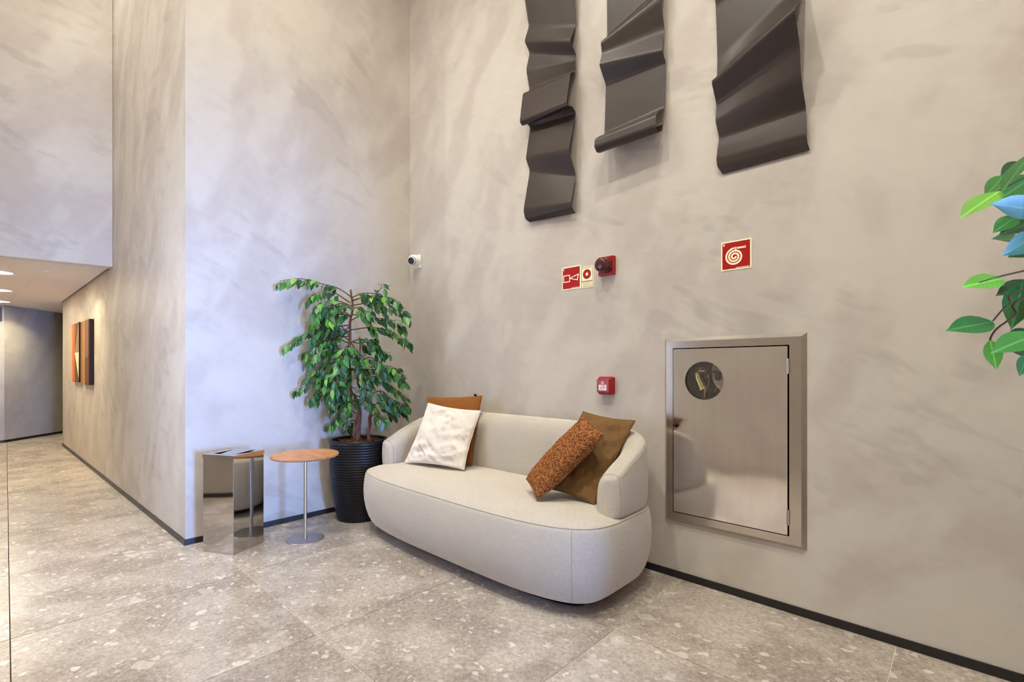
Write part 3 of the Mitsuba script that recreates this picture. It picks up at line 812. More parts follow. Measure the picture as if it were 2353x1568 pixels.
dense = np.linspace(0, 2 * math.pi, 4000)
op = outline(dense)
al = np.concatenate([[0], np.cumsum(np.linalg.norm(np.diff(op, axis=0), axis=1))])
ang = np.interp(np.linspace(0, al[-1], 181)[:-1], al, dense)
SEAT = 0.424
prof = [(0.16, 0.046), (0.13, 0.044), (0.10, 0.048), (0.070, 0.060), (0.042, 0.085), (0.020, 0.125), (0.004, 0.175), (-0.006, 0.23), (-0.010, 0.28), (-0.009, 0.33), (-0.004, 0.375), (0.002, 0.405), (0.007, 0.419), (0.012, 0.424)]
rings = [np.hstack([outline(ang, i), np.full((180, 1), z)]) for i, z in prof]
top = [(0.016, 0.4265), (0.028, 0.433), (0.05, 0.440), (0.08, 0.446), (0.12, 0.451), (0.16, 0.455), (0.19, 0.4565)]
for i, z in top:
    o = outline(ang, i)
    zz_ = np.full(180, z)
    # sat-in hollows and a few soft creases across the seat
    for cx_, am in ((1.05, 0.012), (1.95, 0.010)):
        zz_ -= am * np.exp(-((o[:, 0] - cx_) / 0.26) ** 2 - ((o[:, 1] + 0.5) / 0.22) ** 2)
    rings.append(np.hstack([o, zz_[:, None]]))
v = np.vstack(rings)
nr = len(rings)
f = grid_faces(nr, 180, True)
v = np.vstack([v, [[*SC, 0.046]]])
f = np.vstack([f, [[len(v) - 1, (k + 1) % 180, k] for k in range(180)]])
lastring = rings[-1]
# the seat's middle: a finer grid of rows between the two long sides
cs = np.linspace(0, 1, 9)[1:]
for q in cs:
    o = SC + (lastring[:, :2] - SC) * np.array([1, 1 - q])
    z = np.full(180, 0.457)
    for cx_, am in ((1.05, 0.012), (1.95, 0.010)):
        z -= am * np.exp(-((o[:, 0] - cx_) / 0.26) ** 2 - ((o[:, 1] + 0.5) / 0.22) ** 2)
    base_ = len(v) if q == cs[0] else base_ + 180
    v = np.vstack([v, np.hstack([o, z[:, None]])])
    prev = (nr - 1) * 180 if q == cs[0] else base_ - 180
    f = np.vstack([f, [[prev + k, prev + (k + 1) % 180, base_ + (k + 1) % 180] for k in range(180)], [[prev + k, base_ + (k + 1) % 180, base_ + k] for k in range(180)]])
sofa = thing('sofa', 'cream fabric sofa with rounded base and curved wraparound back, against the wall', 'sofa')
part(sofa, 'base', trimesh.Trimesh(v, f, process=False), 'm_sofa', True)
part(sofa, 'seam', tube(np.vstack([np.hstack([outline(ang, 0.011), np.full((180, 1), SEAT + 0.001)])[np.r_[0:180, 0]]]), 0.0022, 6, False), 'm_seam', True, label='stitched seam around the seat')
for a0 in (math.atan2(-0.33, 0.93), math.atan2(-0.33, -0.93)):
    k = int(np.argmin(np.abs(ang - a0 % (2 * math.pi))))
    sm = np.array([[*outline(ang[k:k + 1], i - 0.0002)[0], z] for i, z in prof[2:]])
    part(sofa, 'seam', tube(sm, 0.0016, 6), 'm_seam', True)
part(sofa, 'plinth', moved(extrude(sg.Polygon(outline(ang, 0.17)), 0.045), np.eye(4)), 'm_black_matte')

# the back: one upholstered band that wraps from arm to arm
FRONT = -0.575
sel = [a for a in ang]
def at_front(sign):
    d = np.linspace(0, 2 * math.pi, 8000)
    o = outline(d)
    ok = (np.sign(o[:, 0] - SC[0]) == sign) & (np.abs(o[:, 1] - FRONT) < 0.003)
    return d[ok].mean()
a_r = at_front(1)
a_r = a_r - 2 * math.pi if a_r > math.pi else a_r
FRONT = -0.63
a_l = at_front(-1)
aa = np.linspace(a_r, a_l, 3000)
oo = outline(aa)
cl = np.concatenate([[0], np.cumsum(np.linalg.norm(np.diff(oo, axis=0), axis=1))])
TOT = cl[-1]
e = 0.075
ss = np.concatenate([e * (1 - np.cos(np.linspace(0, math.pi / 2, 10))), np.linspace(e, TOT - e, 120)[1:-1], TOT - e * (1 - np.cos(np.linspace(math.pi / 2, 0, 10)))])
hy = [-0.62, -0.575, -0.52, -0.45, -0.34, -0.2, -0.1, -0.03]
hv = [0.610, 0.625, 0.652, 0.690, 0.737, 0.787, 0.818, 0.832]
sec = [(0.05, 0.0), (-0.005, 0.10), (-0.03, 0.28), (-0.035, 0.50), (-0.015, 0.72), (0.025, 0.88), (0.07, 0.955), (0.16, 0.985), (0.30, 1.0), (0.48, 0.99), (0.66, 0.955), (0.82, 0.88), (0.94, 0.74), (1.0, 0.55), (1.03, 0.30), (1.02, 0.12), (0.98, 0.0)]
sec = smooth_path([(a, b, 0) for a, b in sec], 44)[:, :2]
rows = []
for s_ in ss:
    a = np.interp(s_, cl, aa)
    o = outline(np.array([a]))[0]
    inn = outline(np.array([a]), 1.0)[0] - o
    inn /= np.linalg.norm(inn)
    top_z = np.interp(o[1], hy, hv)
    thick = np.interp(o[1], [-0.6, -0.3, -0.05], [0.135, 0.145, 0.170])
    ed_ = min(s_, TOT - s_)
    k = 1.0 if ed_ >= e else math.sqrt(max(1 - (1 - ed_ / e) ** 2.6, 0.0))
    kz = 1.0 if ed_ >= e else 0.93 + 0.07 * k
    lo = 0.438
    for u, h in sec:
        uu = 0.5 + (u - 0.5) * max(k, 0.02)
        rows.append([*(o + inn * (0.014 + uu * thick)), lo + h * (top_z - lo) * kz])
rows = np.array(rows)
ns = len(sec)
f = grid_faces(len(ss), ns, True)
v = rows
for r0 in (0, (len(ss) - 1) * ns):
    v = np.vstack([v, rows[r0:r0 + ns].mean(0)])
    c_ = len(v) - 1
    tri = [[c_, r0 + k, r0 + (k + 1) % ns] for k in range(ns)]
    f = np.vstack([f, tri if r0 == 0 else [x[::-1] for x in tri]])
bm = trimesh.Trimesh(v, f, process=False)
part(sofa, 'backrest', bm, 'm_sofa', 50)
grid = rows.reshape(len(ss), ns, 3)
k = int(np.argmin([abs(u - 0.03) + abs(h - 0.89) for u, h in sec]))
edge_line = grid[7:-7, k] + 0
part(sofa, 'seam', tube(edge_line, 0.002, 6), 'm_seam', True)
for r0 in (6, len(ss) - 7):
    loop = grid[r0, :]
    part(sofa, 'seam', tube(loop, 0.0018, 6), 'm_seam', True)


# ------------------------------------------------------------------ cushions
def cushion(name, corners, thick, mat, label, seed, wrinkle=0.004, pinch=0.05, n=46, power=0.42):
    """corners: bottom left, bottom right, top right, top left, seen from the front."""
    BL, BR, TR, TL = (np.array(c, float) for c in corners)
    u = np.linspace(-1, 1, n)
    u = np.sign(u) * (1 - (1 - np.abs(u)) ** 1.25)
    U, Vv = np.meshgrid(u, u, indexing='ij')
    nrm = np.cross(BR - BL, TL - BL)
    nrm /= np.linalg.norm(nrm)
    # edges bow inwards between the corners
    Uc = U * (1 - pinch * (1 - Vv ** 2) * np.abs(U) ** 2)
    Vc = Vv * (1 - pinch * (1 - U ** 2) * np.abs(Vv) ** 2)
    a, b = (Uc + 1) / 2, (Vc + 1) / 2
    P = (BL[None, None] * ((1 - a) * (1 - b))[..., None] + BR * (a * (1 - b))[..., None] + TR * (a * b)[..., None] + TL * ((1 - a) * b)[..., None])
    puff = (np.clip((1 - U ** 2) * (1 - Vv ** 2), 0, 1)) ** power
    w_ = np.linalg.norm(BR - BL)
    q = np.stack([U * 2.1 + 0.8 * Vv, Vv * 4.2 - 1.1 * U, U * 0 + seed], -1)
    wr = meshkit.fbm(q + 5, 3, seed) - 0.5
    q2 = np.stack([(U - Vv) * 1.2, (U + Vv) * 5.5, U * 0 + seed], -1)
    wr2 = np.abs(meshkit.fbm(q2, 2, seed + 3) - 0.5)
    out = []
    for side in (1, -1):
        d = side * thick * puff + (wrinkle * (wr * 1.6 - wr2 * 2.4)) * np.minimum(puff * 1.6, 1)
        out.append(P + nrm * d[..., None])
    N = n * n
    f = grid_faces(n, n)
    m = trimesh.Trimesh(np.vstack([out[0].reshape(-1, 3), out[1].reshape(-1, 3)]), np.vstack([f, f[:, ::-1] + N]), process=False)
    m.merge_vertices(digits_vertex=6)
    t = thing(name, label, 'cushion')
    part(t, 'cover', m, mat, True)
    ring = np.vstack([P[:, 0], P[-1, 1:], P[::-1, -1][1:], P[0, ::-1][1:]])
    part(t, 'piping', tube(ring, 0.0028, 6, False), mat, True)
    return t, P, nrm


cushion('cushion', [(0.690, -0.385, 0.470), (1.150, -0.275, 0.470), (1.146, -0.165, 0.957), (0.676, -0.297, 0.931)], 0.046, 'm_rust_cloth', 'rust brown square cushion standing behind the cream one on the sofa', 3, 0.006, 0.035)
tg = thing('cushion_tag', 'small black fabric tag on the top edge of the rust cushion', 'tag')
part(tg, 'strip', box(1.076, 1.102, -0.182, -0.178, 0.945, 0.968), 'm_black_matte')
cushion('cushion', [(0.712, -0.535, 0.468), (1.212, -0.395, 0.464), (1.222, -0.250, 0.857), (0.776, -0.372, 0.897)], 0.052, 'm_white_cloth', 'cream white square cushion with creases, leaning on the rust cushion', 8, 0.022, 0.06)
cushion('cushion', [(1.978, -0.492, 0.490), (2.322, -0.484, 0.462), (2.406, -0.212, 0.872), (2.065, -0.210, 0.901)], 0.050, 'm_olive_cloth', 'olive brown cushion leaning in the right arm corner of the sofa', 5, 0.018, 0.05)
cushion('cushion', [(1.875, -0.502, 0.522), (2.062, -0.628, 0.463), (2.386, -0.486, 0.826), (2.190, -0.388, 0.889)], 0.060, 'm_boucle', 'rust boucle lumbar cushion tilted against the olive brown cushion', 12, 0.008, 0.035)

# ------------------------------------------------------------------ side table
t = thing('side_table', 'round wooden side table on a slim steel pole, between the bin and the plant pot', 'table')
tc = (0.452, -1.153)
part(t, 'tabletop', lathe([(0, 0.558), (0.206, 0.558), (0.212, 0.561), (0.215, 0.566), (0.215, 0.572), (0.213, 0.576), (0.209, 0.578), (0, 0.578)], 72), 'm_wood', 35, tw=T().translate([*tc, 0]))
part(t, 'pole', lathe([(0, 0.006), (0.0105, 0.006), (0.0105, 0.556), (0.03, 0.556), (0.03, 0.558), (0, 0.558)], 24), 'm_satin_steel', 35, tw=T().translate([*tc, 0]))
part(t, 'base_plate', lathe([(0, 0.0), (0.120, 0.0), (0.1205, 0.003), (0.119, 0.0055), (0.0, 0.006)], 64), 'm_satin_steel', 35, tw=T().translate([*tc, 0]))

# ------------------------------------------------------------------ steel bin
t = thing('waste_bin', 'square mirror polished steel waste bin standing against the left wall', 'waste bin')
BA = math.atan2(0.109, 0.212)
BO = np.array([0.208, -1.692])
bx = np.array([math.cos(BA), math.sin(BA), 0])
by = np.array([-math.sin(BA), math.cos(BA), 0])
BS, BHt = 0.239, 0.612
Bm = M(bx, by, [0, 0, 1], [BO[0], BO[1], 0])
sheet = 0.0015
for nm, b_ in (('front', box(0, BS, 0, sheet, 0, BHt)), ('back', box(0, BS, BS - sheet, BS, 0, BHt)), ('left', box(0, sheet, sheet, BS - sheet, 0, BHt)), ('right', box(BS - sheet, BS, sheet, BS - sheet, 0, BHt))):
    part(t, 'side_panel', moved(b_, Bm), 'm_mirror_steel')
part(t, 'corner_edge', moved(tube([(BS, 0, 0.001), (BS, 0, BHt)], 0.0028, 8), Bm), 'm_satin_steel', 40)
rim = sg.box(-0.003, -0.003, BS + 0.003, BS + 0.003)
op_ = sg.box(0.036, 0.036, BS - 0.036, BS - 0.036)
lid_ = extrude(rim.difference(op_), 0.002)
lid_.apply_translation((0, 0, BHt))
part(t, 'lid_frame', moved(lid_, Bm), 'm_mirror_steel')
part(t, 'lid_skirt', moved(extrude(rim.difference(rim.buffer(-0.0015, join_style='mitre')), 0.022), Bm @ trimesh.transformations.translation_matrix((0, 0, BHt - 0.022))), 'm_mirror_steel')
fl = box(0.0375 - BS / 2, BS / 2 - 0.0375, 0.0375 - BS / 2, BS / 2 - 0.0375, -0.001, 0.001)
fl = moved(fl, R_(math.radians(-4.5), (-1, 1, 0)))
part(t, 'swing_flap', moved(fl, Bm @ trimesh.transformations.translation_matrix((BS / 2, BS / 2, BHt + 0.001))), 'm_mirror_steel')
part(t, 'inner_liner', moved(extrude(sg.box(0.004, 0.004, BS - 0.004, BS - 0.004).difference(sg.box(0.007, 0.007, BS - 0.007, BS - 0.007)), BHt - 0.04), Bm @ trimesh.transformations.translation_matrix((0, 0, 0.004))), 'm_black_matte')


# ------------------------------------------------------------------ potted ficus trees
LEAF_X = np.array([0.0, 0.05, 0.15, 0.30, 0.46, 0.62, 0.76, 0.87, 0.95, 1.0])
LEAF_W = np.array([0.010, 0.085, 0.175, 0.235, 0.240, 0.200, 0.130, 0.062, 0.020, 0.001])


def leaf_mesh(fold=0.18, droop=0.16):
    """A pointed oval leaf of length 1 along +x with a raised fold at the midrib."""
    xs, ws = LEAF_X, LEAF_W
    v, f = [], []
    for x, w_ in zip(xs, ws):
        z = -droop * x * x
        v += [[x, -w_, z + fold * w_], [x, 0, z], [x, w_, z + fold * w_]]
    for i in range(len(xs) - 1):
        a = 3 * i
        for j in (0, 1):
            f += [[a + j, a + 3 + j, a + 4 + j], [a + j, a + 4 + j, a + 1 + j]]
    return trimesh.Trimesh(v, f, process=False)


LEAF_UV = np.array([[x, y] for x, w_ in zip(LEAF_X, LEAF_W) for y in (-w_, 0, w_)])
LEAVES = [[mikit.ply(leaf_mesh(fo, d_), 'm_leaf_%d' % i, True, uv=LEAF_UV) for i in range(5)] for fo, d_ in ((0.25, 0.12), (0.45, 0.25), (0.1, 0.05))]
LEAF_RAW = [leaf_mesh(0.25, 0.12), leaf_mesh(0.45, 0.25), leaf_mesh(0.1, 0.05)]


def leaf_matrix(base, direction, normal, length):
    x = np.array(direction, float)
    x /= np.linalg.norm(x)
    z = np.array(normal, float)
    z = z - (z @ x) * x
    z /= np.linalg.norm(z) + 1e-9
    y = np.cross(z, x)
    return M(x * length, y * length, z * length, base)


TRUNKS = [([(0.258, -0.666, 0.575), (0.272, -0.653, 0.743), (0.265, -0.660, 0.858), (0.234, -0.689, 0.943), (0.216, -0.706, 1.029), (0.216, -0.706, 1.172), (0.213, -0.709, 1.362), (0.220, -0.702, 1.495), (0.230, -0.693, 1.629), (0.223, -0.699, 1.771)], 0.0165, 0.007),
          ([(0.313, -0.600, 0.575), (0.322, -0.600, 0.696), (0.334, -0.595, 0.800), (0.310, -0.617, 0.848), (0.261, -0.663, 0.905), (0.235, -0.69, 0.96)], 0.0135, 0.010),
          ([(0.236, -0.675, 0.575), (0.243, -0.676, 0.696), (0.268, -0.657, 0.839), (0.290, -0.640, 0.940), (0.262, -0.66, 1.06), (0.272, -0.653, 1.172), (0.275, -0.650, 1.286), (0.268, -0.653, 1.40)], 0.0125, 0.005)]
BRANCHES = [
((0.223,-0.699,1.714),(0.163,-0.774,1.779),(0.074,-0.888,1.817),(0.075,-1.029,1.831),(0.079,-1.180,1.792)),
((0.220,-0.702,1.667),(0.179,-0.821,1.743),(0.174,-0.906,1.743),(0.165,-0.995,1.688)),
((0.220,-0.702,1.629),(0.124,-0.814,1.646),(0.090,-0.867,1.625),(0.077,-0.928,1.583)),
((0.223,-0.699,1.705),(0.335,-0.663,1.735),(0.462,-0.613,1.731),(0.534,-0.614,1.792)),
((0.227,-0.696,1.686),(0.374,-0.644,1.705),(0.539,-0.576,1.695),(0.660,-0.549,1.649)),
((0.227,-0.696,1.648),(0.364,-0.586,1.665),(0.508,-0.470,1.625),(0.582,-0.420,1.548)),
((0.220,-0.702,1.581),(0.282,-0.559,1.559),(0.348,-0.412,1.546),(0.375,-0.303,1.482)),
((0.220,-0.702,1.457),(0.312,-0.555,1.480),(0.378,-0.431,1.445),(0.455,-0.298,1.360)),
((0.213,-0.709,1.495),(0.076,-0.840,1.467),(0.076,-0.993,1.420),(0.077,-1.145,1.314)),
((0.213,-0.709,1.572),(0.162,-0.813,1.576),(0.133,-0.896,1.553),(0.120,-0.965,1.484)),
((0.213,-0.709,1.410),(0.090,-0.818,1.381),(0.078,-0.890,1.341),(0.071,-1.000,1.263)),
((0.213,-0.709,1.305),(0.141,-0.822,1.304),(0.091,-0.915,1.265),(0.082,-0.968,1.190)),
((0.213,-0.709,1.229),(0.142,-0.842,1.190),(0.121,-0.928,1.143),(0.095,-1.019,1.070)),
((0.213,-0.709,1.172),(0.165,-0.834,1.125),(0.153,-0.924,1.070),(0.085,-1.069,0.989)),
((0.220,-0.702,1.096),(0.163,-0.814,1.049),(0.142,-0.891,1.032),(0.130,-0.961,0.941)),
((0.241,-0.683,0.934),(0.091,-0.738,0.949),(0.073,-0.820,0.962),(0.074,-0.898,0.927)),
((0.261,-0.663,0.858),(0.147,-0.705,0.902),(0.078,-0.731,0.890),(0.076,-0.791,0.845)),
((0.265,-0.660,0.800),(0.164,-0.693,0.825),(0.075,-0.730,0.774),(0.071,-0.809,0.702)),
((0.261,-0.663,0.715),(0.193,-0.667,0.748),(0.123,-0.672,0.724),(0.082,-0.651,0.690)),
((0.275,-0.650,1.172),(0.398,-0.595,1.167),(0.520,-0.543,1.176),(0.626,-0.504,1.116)),
((0.272,-0.653,1.153),(0.411,-0.560,1.143),(0.531,-0.485,1.115),(0.602,-0.456,1.041)),
((0.241,-0.683,1.077),(0.335,-0.568,1.095),(0.409,-0.473,1.028),(0.484,-0.376,0.930)),
((0.289,-0.637,0.905),(0.356,-0.527,0.980),(0.410,-0.429,0.901),(0.459,-0.336,0.859)),
((0.324,-0.604,0.829),(0.354,-0.504,0.902),(0.393,-0.396,0.859),(0.399,-0.319,0.806)),
((0.317,-0.611,0.848),(0.336,-0.516,0.882),(0.344,-0.432,0.839),(0.324,-0.374,0.765)),
((0.327,-0.601,0.772),(0.419,-0.597,0.806),(0.500,-0.604,0.784),(0.560,-0.612,0.765)),
((0.234,-0.689,1.362),(0.275,-0.629,1.344),(0.323,-0.562,1.306),(0.408,-0.461,1.278)),
((0.227,-0.696,1.533),(0.266,-0.624,1.574),(0.292,-0.565,1.500),(0.305,-0.518,1.386)),
((0.220,-0.702,1.362),(0.247,-0.676,1.305),(0.260,-0.662,1.267),(0.252,-0.668,1.210)),
((0.241,-0.683,1.096),(0.332,-0.661,1.153),(0.402,-0.660,1.116),(0.465,-0.666,1.061)),
((0.220,-0.702,1.495),(0.196,-0.730,1.457),(0.158,-0.772,1.419),(0.141,-0.793,1.342)),
((0.220,-0.702,1.629),(0.317,-0.694,1.621),(0.412,-0.686,1.586),(0.520,-0.667,1.605)),
((0.206,-0.716,1.438),(0.090,-0.737,1.501),(0.070,-0.847,1.495),(0.078,-0.890,1.416)),
((0.241,-0.683,1.000),(0.156,-0.689,1.027),(0.072,-0.708,0.996),(0.074,-0.729,0.949)),
((0.261,-0.663,0.905),(0.296,-0.620,0.933),(0.332,-0.577,0.885),(0.353,-0.547,0.827)),
((0.220,-0.702,1.267),(0.206,-0.756,1.247),(0.193,-0.809,1.209),(0.214,-0.829,1.134)),
((0.247,-0.676,1.210),(0.220,-0.620,1.133),(0.179,-0.576,1.074),(0.146,-0.524,0.993))]
POT = [(0.0, 0.0), (0.150, 0.0), (0.156, 0.004)]
for k in range(30):
    z = 0.012 + k * 0.0195
    q = z / 0.61
    r = 0.158 + 0.058 * (1 - (1 - min(q / 0.75, 1)) ** 1.9) - 0.003 * max(q - 0.75, 0) / 0.25
    POT += [(r - 0.0015, z), (r + 0.0025, z + 0.004), (r + 0.0035, z + 0.0095), (r + 0.0025, z + 0.0155)]
POT += [(0.214, 0.600), (0.2155, 0.606), (0.212, 0.611), (0.196, 0.611), (0.192, 0.606), (0.190, 0.560), (0.0, 0.560)]


def ficus(label, at, turn, skip=lambda p: False, seed=1, keep=300, top=None):
    """at: the pot's centre; turn: degrees about the pot's axis. Branches are given for the tree beside the sofa."""
    rn = random.Random(seed)
    t = thing('potted_ficus', label, 'potted plant')
    pc = np.array([0.27, -0.655, 0.0])
    ca, sa = math.cos(math.radians(turn)), math.sin(math.radians(turn))
    Rz = np.array([[ca, -sa, 0], [sa, ca, 0], [0, 0, 1.0]])
    mv = lambda p: (np.asarray(p, float) - pc) @ Rz.T + np.array([at[0], at[1], 0.0])
    tw = T().translate([at[0], at[1], 0])
    part(t, 'pot', lathe(POT, 64), 'm_pot', 25, tw=tw, label='black ribbed round pot')
    soil = lathe([(0.0, 0.578), (0.1, 0.576), (0.191, 0.570)], 40)
    part(t, 'soil', soil, 'm_mulch', True, tw=tw)
    ch = []
    for k in range(150):
        a, r = rn.uniform(0, 2 * math.pi), 0.185 * math.sqrt(rn.random())
        b_ = moved(chamfer_box(-0.022, 0.022, -0.011, 0.011, -0.004, 0.004, 0.003), trimesh.transformations.euler_matrix(rn.uniform(-0.5, 0.5), rn.uniform(-0.4, 0.4), rn.uniform(0, 6.3)))
        r = min(r, 0.165)
        b_.apply_translation((at[0] + r * math.cos(a), at[1] + r * math.sin(a), 0.582 + rn.uniform(0, 0.008)))
        ch.append(b_)
    part(t, 'bark_chips', join(ch), 'm_mulch', False, kind='stuff')
    for pts, r0, r1 in TRUNKS:
        P = smooth_path(mv(pts), 40)
        wob = np.array([[0.004 * math.sin(i * 0.9 + r0 * 900), 0.004 * math.cos(i * 0.7), 0] for i in range(40)])
        part(t, 'trunk', tube(P + wob, np.linspace(r0, r1, 40) * (1 + 0.06 * np.sin(np.arange(40) * 1.3)), 12), 'm_bark', True)
    found = []
    out_ = Rz @ np.array([0.62, -0.55, 0.1])
    extra = []
    for k in range(26):
        pts = TRUNKS[0][0] if k % 3 else TRUNKS[2][0]
        q = rn.uniform(0.42, 0.97) if k % 3 else rn.uniform(0.35, 0.95)
        a0 = smooth_path(pts, 60)[int(q * 59)]
        az = math.radians(rn.uniform(-150, 60))
        ln = rn.uniform(0.12, 0.27)
        dr_ = np.array([math.cos(az), math.sin(az), 0])
        e_ = [a0, a0 + dr_ * ln * 0.5 + [0, 0, 0.03], a0 + dr_ * ln + [0, 0, -0.01], a0 + dr_ * ln * 1.15 + [0, 0, -0.10]]
        extra.append([(max(x, 0.06), min(y, -0.06), z) for x, y, z in e_])
    for bi, b_ in enumerate(list(BRANCHES) + extra):
        P = smooth_path(mv(b_), 16)
        if any(skip(q) for q in P[8:]):
            P = P[:7]
        part(t, 'branch', tube(P, np.linspace(0.0042, 0.0013, len(P)), 6), 'm_twig', True)
        L = np.linalg.norm(np.diff(P, axis=0), axis=1).sum()
        n_leaf = max(8, int(L / 0.0205))
        for k in range(n_leaf):
            q = 0.22 + 0.78 * (k + rn.random()) / n_leaf
            i = min(int(q * (len(P) - 1)), len(P) - 2)
            p0 = P[i] + (P[i + 1] - P[i]) * (q * (len(P) - 1) - i)
            d = P[i + 1] - P[i]
            d /= np.linalg.norm(d)
            side = np.cross(d, [0, 0, 1])
            side /= np.linalg.norm(side) + 1e-9
            sg_ = 1 if k % 2 else -1
            stalk = d * rn.uniform(0.1, 0.5) + side * sg_ * rn.uniform(0.3, 0.9) + np.array([0, 0, rn.uniform(-0.9, 0.25)])
            stalk /= np.linalg.norm(stalk)
            pl = rn.uniform(0.012, 0.032)
            p1 = p0 + stalk * pl
            dirn = stalk * 0.55 + np.array([0, 0, -rn.uniform(0.25, 1.0)]) + d * 0.25 + np.array([rn.uniform(-.3, .3), rn.uniform(-.3, .3), 0])
            dirn /= np.linalg.norm(dirn)
            ln = rn.uniform(0.058, 0.084)
            tip = p1 + dirn * ln
            if min(p1[0], tip[0]) < 0.012 or max(p1[1], tip[1]) > -0.012:
                dirn = np.array([abs(dirn[0]) if min(p1[0], tip[0]) < 0.012 else dirn[0], -abs(dirn[1]) if max(p1[1], tip[1]) > -0.012 else dirn[1], dirn[2]])
                tip = p1 + dirn * ln
            if skip(p1) or skip(tip):
                continue
            nr_ = out_ + np.array([rn.uniform(-0.75, 0.75), rn.uniform(-0.75, 0.75), rn.uniform(0.0, 0.7)])
            tone = rn.choices(range(5), (26, 26, 22, 16, 11))[0]
            found.append((leaf_matrix(p1, dirn, nr_, ln), tone, rn.randrange(3), p0, p1, -np.linalg.norm(p1 - CAM)))
    stalks = []
    for m, tone, kind, p0, p1, _ in found:
        stalks.append(tube(np.array([p0, p1]), 0.0009, 4, False))
    part(t, 'leaf_stalks', join(stalks), 'm_twig', False, kind='stuff')
    order = sorted(range(len(found)), key=lambda i: -found[i][5])
    for i in order[:keep]:
        m, tone, kind = found[i][:3]
        part(t, 'leaf', LEAVES[kind][tone], None, tw=T(m.tolist()))
    rest = order[keep:]
    if rest:
        ms = [moved(LEAF_RAW[found[i][2]], found[i][0]) for i in rest]
        col = np.vstack([np.tile(LEAF_TONES[found[i][1]], (len(LEAF_UV), 1)) for i in rest])
        part(t, 'foliage', join(ms), 'm_leaf_mixed', True, kind='stuff', color=col)
    return t


ficus('tall leafy artificial ficus in a black ribbed pot, in the corner left of the sofa', (0.27, -0.655), 0, seed=4)


# the second ficus stands right of the view; only the near tips of its crown reach in
RT = np.array([math.sin(AIM), math.cos(AIM), 0.0])


def second_skip(p):
    d = np.asarray(p) - CAM
    return d @ RT < 1.085 * (d @ FWD) + 0.02 or p[1] > -0.03 or p[1] < -1.0


f2 = ficus('leafy artificial ficus at the right edge of the photo, only its outer leaves in view', (4.42, -0.60), 150, second_skip, seed=9, keep=140)
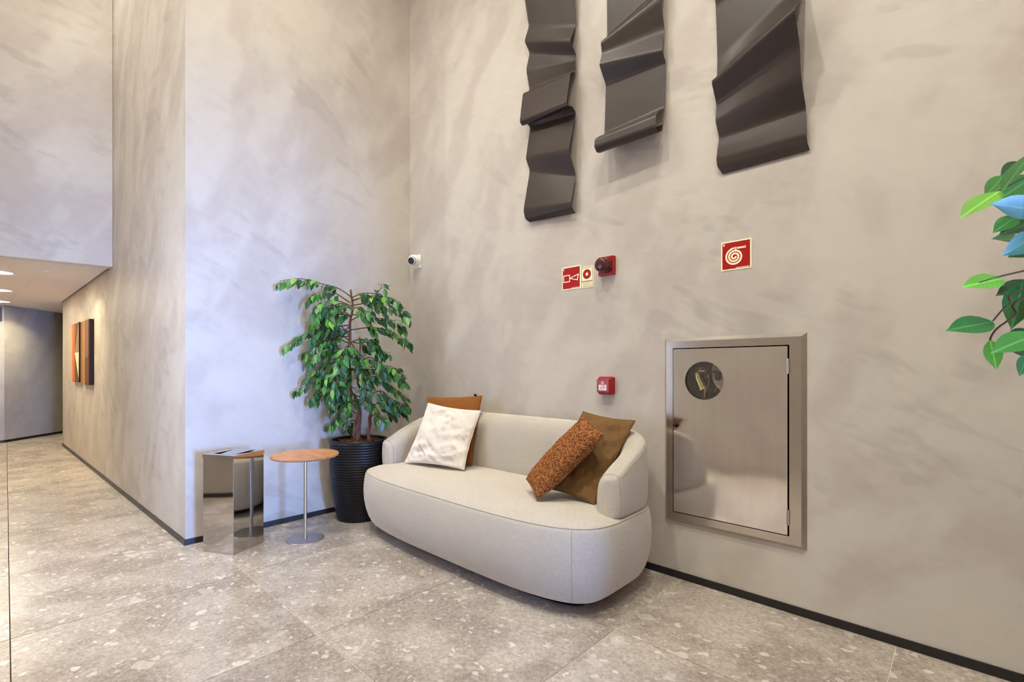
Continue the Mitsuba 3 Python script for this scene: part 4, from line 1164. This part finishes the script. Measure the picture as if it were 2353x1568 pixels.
# (tone, base, tip, length direction tilt): the leaves that hang nearest the camera
NEAR = [(4, (3.751, -1.122, 1.522), (3.690, -1.194, 1.466), (0.5, 0.2, 0.9)), (3, (3.763, -1.001, 1.587), (3.731, -1.045, 1.537), (0.3, -0.9, 0.4)), (2, (3.789, -0.949, 1.627), (3.758, -0.992, 1.589), (0.3, -0.9, 0.3)),
        (1, (3.803, -1.101, 1.600), (3.748, -1.166, 1.511), (-0.6, -0.5, 0.6)), (1, (3.810, -0.997, 1.575), (3.752, -1.066, 1.520), (0.4, -0.8, 0.5)), (0, (3.799, -1.187, 1.456), (3.737, -1.259, 1.466), (0.72, -0.80, -0.02)),
        (3, (3.781, -1.025, 1.486), (3.743, -1.075, 1.448), (0.2, -0.9, 0.4)), (2, (3.814, -0.953, 1.485), (3.754, -1.023, 1.452), (0.2, -0.8, 0.6)), (0, (3.813, -0.899, 1.450), (3.745, -0.976, 1.457), (0.3, -0.7, 0.7)),
        (0, (3.794, -1.219, 1.403), (3.751, -1.274, 1.362), (0.72, -0.80, 0.05)), (0, (3.811, -0.928, 1.427), (3.771, -0.979, 1.407), (0.2, -0.9, 0.3)), (4, (3.756, -1.118, 1.339), (3.695, -1.189, 1.323), (0.3, -0.75, 0.6)),
        (2, (3.816, -0.923, 1.352), (3.750, -0.999, 1.321), (0.2, -0.7, 0.7)), (1, (3.793, -0.972, 1.345), (3.775, -1.003, 1.239), (0.2, -0.9, 0.1)), (1, (3.741, -1.131, 1.249), (3.671, -1.212, 1.233), (0.3, -0.75, 0.65)),
        (4, (3.736, -1.164, 1.209), (3.746, -1.168, 1.148), (0.2, -0.95, 0.2)), (3, (3.801, -1.158, 1.219), (3.736, -1.233, 1.184), (0.5, -0.4, 0.8)), (0, (3.816, -0.923, 1.234), (3.766, -0.984, 1.224), (0.2, -0.8, 0.5)),
        (2, (3.805, -0.933, 1.184), (3.774, -0.977, 1.194), (0.2, -0.8, 0.5)), (1, (3.798, -1.009, 1.182), (3.785, -1.035, 1.135), (0.3, -0.8, 0.2)), (1, (3.835, -1.02, 1.40), (3.80, -1.05, 1.32), (0.2, -0.9, 0.2)), (0, (3.85, -0.98, 1.30), (3.80, -1.02, 1.22), (0.2, -0.9, 0.2)), (2, (3.86, -0.95, 1.27), (3.81, -1.00, 1.20), (0.2, -0.9, 0.2)), (1, (3.86, -1.05, 1.56), (3.81, -1.10, 1.50), (0.2, -0.9, 0.4)), (2, (3.86, -1.0, 1.53), (3.80, -1.05, 1.47), (0.2, -0.9, 0.4))]
for tone, b_, tip, nr_ in NEAR:
    b_, tip = np.array(b_), np.array(tip)
    part(f2, 'leaf', LEAVES[2][tone], None, tw=T(leaf_matrix(b_, tip - b_, nr_, np.linalg.norm(tip - b_)).tolist()))
hub = [np.array(p) for p in ((4.30, -0.68, 1.50), (4.33, -0.66, 1.25))]
TWIGS = [[(4.30, -0.68, 1.50), (4.05, -0.85, 1.62), (3.87, -1.0, 1.60), (3.751, -1.122, 1.524)], [(4.05, -0.85, 1.62), (3.93, -1.0, 1.62), (3.803, -1.101, 1.600)], [(4.31, -0.67, 1.38), (4.05, -0.93, 1.42), (3.786, -1.089, 1.355), (3.72, -1.156, 1.331)],
      [(4.31, -0.67, 1.38), (4.0, -0.95, 1.35), (3.788, -1.087, 1.316), (3.767, -1.107, 1.288), (3.756, -1.118, 1.275), (3.741, -1.132, 1.251)], [(3.80, -1.08, 1.31), (3.772, -1.103, 1.285), (3.776, -1.099, 1.265), (3.748, -1.125, 1.236), (3.737, -1.136, 1.213), (3.739, -1.155, 1.195)],
      [(4.33, -0.66, 1.25), (4.08, -0.9, 1.28), (3.90, -1.08, 1.25), (3.801, -1.158, 1.219)], [(4.30, -0.68, 1.50), (4.05, -0.95, 1.5), (3.9, -1.1, 1.47), (3.799, -1.187, 1.456)], [(4.05, -0.95, 1.5), (3.92, -1.1, 1.45), (3.794, -1.219, 1.403)]]
for p in TWIGS:
    part(f2, 'branch', tube(smooth_path(p, 24), np.linspace(0.0030, 0.0013, 24), 8), 'm_twig', True)
